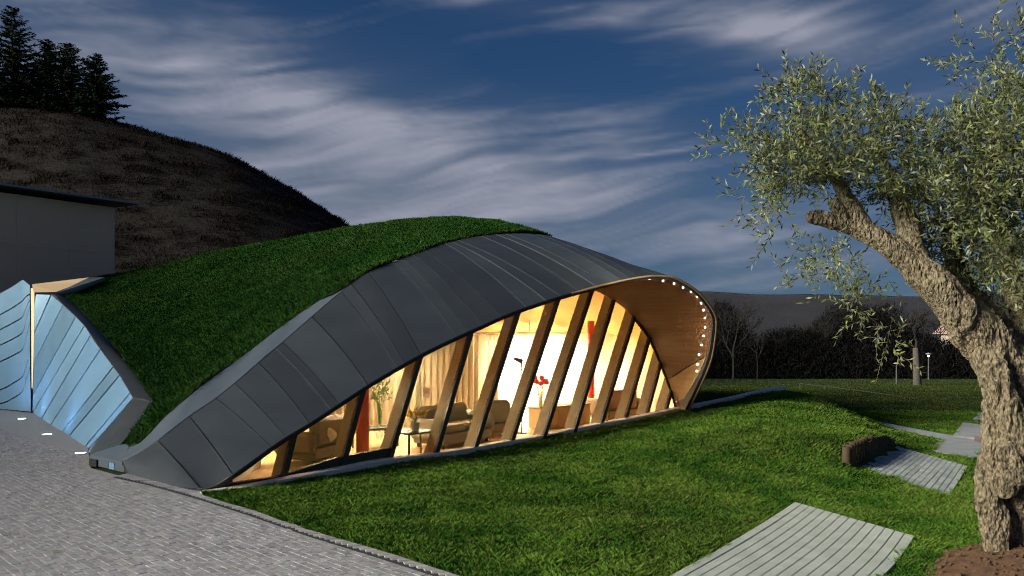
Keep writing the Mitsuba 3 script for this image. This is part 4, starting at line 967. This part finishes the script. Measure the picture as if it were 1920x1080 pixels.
plain('dark_bark', (0.020, 0.017, 0.016), 0.9)
def conifer(u, vt, vb, d, rpx, seed, label):
    rg = np.random.default_rng(seed); k = thing('conifer', label, 'tree', 'dark conifers on the hilltop')
    base, top = P(u, vb, d), P(u, vt, d); Ht = top[2] - base[2]; R = rpx / FPX * d
    obj('trunk', tube([base - [0, 0, 0.6], base + [0, 0, Ht * 0.5], top - [0, 0, 0.1]], [0.22, 0.13, 0.02], 7), 'dark_bark', k, True)
    ps, ax, nn, ll = [], [], [], []
    nb_ = 150
    for i in range(nb_):
        h = 0.02 + 0.98 * (i / nb_); z = base[2] + h * Ht
        L = R * (1 - h) ** 0.75 * rg.uniform(0.55, 1.15) + 0.12
        a = rg.uniform(0, 2 * np.pi); o = np.array([math.cos(a), math.sin(a), 0])
        up = -0.15 + 0.5 * h
        m_ = max(6, int(L / 0.085))
        f = np.linspace(0.05, 1, m_)
        path = np.array([base[0], base[1], z]) + o * (f * L)[:, None] + np.array([0, 0, 1.0]) * (up * f * L + 0.10 * L * f ** 3)[:, None]
        for q in range(4):
            ps.append(path); s = np.cross(o, [0, 0, 1.0]) * rg.choice([-1, 1], m_)[:, None]
            ax.append(o * 0.7 + s * rg.uniform(0.2, 1.0, (m_, 1)) + rg.normal(0, 0.25, (m_, 3)) + [0, 0, -0.15]); nn.append(rg.normal(0, 1, (m_, 3))); ll.append(rg.uniform(0.16, 0.42, m_) * (1 - 0.4 * f) * (0.5 + 0.5 * (1 - h)) + 0.05)
    ps, ax, nn, ll = np.vstack(ps), np.vstack(ax), np.vstack(nn), np.concatenate(ll)
    col = np.array([0.016, 0.026, 0.018]) * rg.uniform(0.6, 1.5, (len(ps), 1))
    m, c = leaf_cloud(ps, ax, nn, ll * 1.5, ll * 0.42, col)
    obj('crown', m, 'grass_blades', k, color=c)
conifer(22, 12, 212, 69, 84, 1, 'tallest dark conifer at the left edge on top of the hill')
conifer(88, 76, 215, 70, 86, 2, 'second dark conifer from the left on the hilltop')
conifer(127, 82, 222, 69, 80, 3, 'third dark conifer from the left on the hilltop')
conifer(180, 102, 232, 68.5, 60, 4, 'rightmost slim conifer at the edge of the hilltop row')

# ------------------------------------------------------------------ distance at the right
textured('far_hill_hazed', lambda p, n, uv: mix((0.010, 0.0105, 0.016), (0.024, 0.022, 0.031), fbm(p.x * 0.14, p.y * 0.06, p.z * 0.5, 5)), 1.0)  # blue-grey distance haze is put into the hill colour
us = np.linspace(700, 2700, 160); rows_ = []
rv = 549 + 10 * (meshkit.fbm(np.column_stack([us / 160, 0 * us, 0 * us]), 3, 2) - 0.5) + (us - 1350) * 0.012 + np.clip((us - 2000) / 50, 0, 8)
for t in np.linspace(0, 1, 16):
    d = 115 + 115 * t
    rows_.append(np.stack([(us - 960) / FPX * d, 0 * us + d, EYE + d / FPX * (-52 + (HZ - rv + 52) * np.sin(t * np.pi / 2) ** 0.9)], -1))
rows_.append(rows_[-1] + np.array([0, 120, -25]))
FH = np.array(rows_)
struct('far_hills', grid_mesh(FH), 'far_hill_hazed', True)
def bare_tree(p, Ht, r0, seed, spread=0.5, depth=5):
    rg = np.random.default_rng(seed); out = []
    def grow(p, d, L, r, lev):
        q = p + d * L; mid = (p + q) / 2 + rg.normal(0, 0.05 * L, 3)
        out.append(tube([p, mid, q], [r, r * 0.85, r * 0.68], 4 if lev else 6, cap=False))
        if lev >= depth: return
        for i in range(int(rg.integers(2, 4)) + (lev > 0)):
            f = rg.uniform(0.45, 1); st_ = p * (1 - f) + q * f if i else q
            nd = unit(d + rg.normal(0, spread, 3) * [1, 1, 0.6] + [0, 0, 0.15]); grow(st_, nd, L * rg.uniform(0.55, 0.8), r * 0.6, lev + 1)
    grow(np.array(p, float), np.array([0, 0, 1.0]), Ht * 0.32, r0, 0)
    return cat(out)
def btree(u, vb, vt, d, seed, label, r0=0.09, spread=0.5, name='bare_tree'):
    b = P(u, vb, d); Ht = (vb - vt) / FPX * d; b[2] = far_z(b[0], np.array(d)) - 0.05
    k = thing(name, label, 'tree', 'bare trees along the far hedge')
    m = bare_tree(b, Ht, r0, seed, spread)
    v = m.vertices; s = (Ht + 0.05) / (v[:, 2].max() - b[2]); m.vertices = b + (v - b) * [min(s, 1.4), min(s, 1.4), s]
    n0 = len(tube([[0, 0, 0], [0, 0, 1], [0, 0, 2]], 1, 6, cap=False).faces)
    tr_ = m.submesh([np.arange(n0)], append=True); br = m.submesh([np.arange(n0, len(m.faces))], append=True)
    obj('trunk', tr_, 'dark_bark', k); obj('branches', br, 'dark_bark', k)
btree(1375, 712, 562, 72, 1, 'bare dark tree just right of the canopy tip')
btree(1420, 712, 610, 74, 2, 'smaller bare tree right of the canopy, second along the hedge', 0.07)
btree(1540, 714, 596, 76, 3, 'bare tree in the middle of the far hedge', 0.08)
btree(1597, 716, 560, 78, 4, 'tall bare tree left of the street lamp, first of a tight row', 0.10, 0.28)
btree(1632, 716, 566, 79, 5, 'tall bare tree left of the street lamp, second of a tight row', 0.10, 0.28)
btree(1668, 717, 572, 78, 6, 'tall bare tree behind the street lamp, third of a tight row', 0.10, 0.28)
btree(1480, 713, 630, 75, 7, 'small bare tree in the far hedge above the end of the kerb', 0.06)
btree(1760, 722, 600, 80, 8, 'bare tree behind the pale trunk near the distant house', 0.08)
# far hedge: one dark mass of twigs
rg = np.random.default_rng(9); nh = 120000
hx = rg.uniform(3, 52, nh); hy = 74 + rg.uniform(0, 6, nh)
lump = lambda x0, w, h: h * np.exp(-((hx - x0) / w) ** 2)
topz = 1.3 + 2.4 * np.clip(meshkit.fbm(np.column_stack([hx * 0.30, hy * 0.15, 0 * hx]), 4, 12) - 0.25, 0, 1) + lump(19.0, 2.2, 3.6) + lump(30, 3.2, 3.4) + lump(34, 2.0, 2.2) + lump(24.5, 2.0, 1.2) + lump(44, 4, 1.5) + lump(10, 4, 2)
hz_ = far_z(hx, hy) + topz * (1.25 * rg.uniform(0, 1, nh) ** 1.35)
pos = np.column_stack([hx, hy, hz_])
m, c = leaf_cloud(pos, rg.normal(0, 0.6, pos.shape) + [0, 0, 0.9], rg.normal(0, 1, pos.shape), rg.uniform(0.25, 0.8, nh), rg.uniform(0.03, 0.085, nh), np.array([0.0135, 0.013, 0.014]) * rg.uniform(0.75, 1.25, (nh, 1)))
tag(obj('far_hedge', m, 'grass_blades', color=c), 'dark hedge of bare bushes along the far edge of the lawn', 'hedge', kind='stuff')
# lamps, trunk, house, railing
def lamp(u, vt, vb, d, label, lit):
    k = thing('street_lamp', label, 'street lamp', 'street lamps by the far hedge'); b, t_ = P(u, vb, d), P(u, vt, d); b[2] = far_z(b[0], np.array(d))
    obj('post', tube([b, [b[0], b[1], t_[2]]], [0.06, 0.045], 8), plain('lamp_post', (0.10, 0.10, 0.10), 0.5), k)
    m = lathe([(0, 0.12), (0.24, 0.04), (0.26, 0.0), (0.05, -0.02), (0, -0.02)], (b[0], b[1], t_[2]), 14)
    obj('lamp_head', m, plain('lamp_head_grey', (0.3, 0.3, 0.29), 0.5), k)
    if lit: obj('bulb', trimesh.creation.icosphere(1, 0.10).apply_translation([b[0], b[1], t_[2] - 0.16]), 'lamp_white', k, emitter=emit((1.3, 1.3, 1.1)))
lamp(1681, 682, 733, 66, 'unlit grey street lamp in front of the far hedge', False)
lamp(1741, 664, 733, 73, 'lit white street lamp among the far bushes', True)
b = P(1720, 736, 62); b[2] = far_z(b[0], np.array(62.0)); t_ = P(1717, 652, 62)
tk = thing('pale_trunk_tree', 'tree with a thick pale bare trunk on the far lawn', 'tree')
obj('trunk', tube([b, b * 0.5 + t_ * 0.5, t_], [0.30, 0.25, 0.20], 9), plain('pale_bark', (0.085, 0.072, 0.068), 0.9), tk, True)
mt = bare_tree(t_ - [0, 0, 0.3], 4.5, 0.12, 17, 0.5); obj('branches', mt, 'dark_bark', tk)
hk = thing('distant_house', 'distant pale house with pink roof behind the olive trunk', 'house')
h0 = P(1835, 700, 95); plain('house_wall', (0.42, 0.36, 0.34), 0.9); plain('house_roof', (0.40, 0.26, 0.25), 0.9)
obj('wall', cbox((6.4, 5, 3.9), 0.02, (h0[0], 95, -1.6 + 1.95)), 'house_wall', hk)
zr = 2.32
obj('roof', trimesh.Trimesh([(h0[0] + sx * 3.7, 95 + sy * 3.0, zr) for sx in (-1, 1) for sy in (-1, 1)] + [(h0[0] + sx * 3.7, 95, zr + 1.5) for sx in (-1, 1)]).convex_hull, 'house_roof', hk)
for i in range(3):
    w_ = obj('window', cbox((0.9, 0.06, 1.1), 0.01, (h0[0] - 2.2 + i * 2.0, 92.48, 0.7)), 'house_wall', hk); obj('pane', cbox((0.7, 0.05, 0.9), 0.01, (h0[0] - 2.2 + i * 2.0, 92.44, 0.7)), 'underlay', w_)
rk = thing('pipe_railing', 'thin metal pipe railing crossing the far lawn', 'railing')
plain('rail_metal', (0.07, 0.075, 0.075), 0.6)
ra = [P(1500, 719, 45), P(1600, 731, 38.5), P(1690, 743, 34.0), P(1776, 755, 30.5)]
obj('rail', tube(ra, 0.016, 6), 'rail_metal', rk)
for p in ra + [(ra[0] + ra[1]) / 2, (ra[1] + ra[2]) / 2, (ra[2] + ra[3]) / 2]:
    obj('post', tube([[p[0], p[1], float(far_z(p[0], np.array(p[1]))) - 0.05], [p[0], p[1], p[2] - 0.024]], 0.02, 6), 'rail_metal', rk)

# ------------------------------------------------------------------ recessed ground lights along the entrance wall
plain('lamp_ring', (0.35, 0.36, 0.37), 0.35, metallic=0.8)
for (u, v), lb in zip([(41, 786), (88, 815), (151, 850), (-10, 779)], ['farthest of the recessed ground lights by the entrance wall', 'middle one of the recessed ground lights by the entrance wall', 'nearest of the recessed ground lights by the entrance wall', 'recessed ground light at the frame edge by the wing wall']):
    c = G(u, v, 0.0); k = thing('ground_light', lb, 'light', 'recessed ground lights along the entrance wall')
    obj('ring', lathe([(0.10, -0.01), (0.10, 0.012), (0.13, 0.012), (0.15, -0.01)], (c[0], c[1], 0.0), 24), 'lamp_ring', k, 30)
    m = lathe([(0.10, 0.006), (0.05, 0.016), (0, 0.02)], (c[0], c[1], 0), 24)
    if m.face_normals[:, 2].mean() < 0: m.faces = m.faces[:, ::-1]
    obj('lens', m, 'lamp_white', k, emitter=emit((24, 38, 56)))
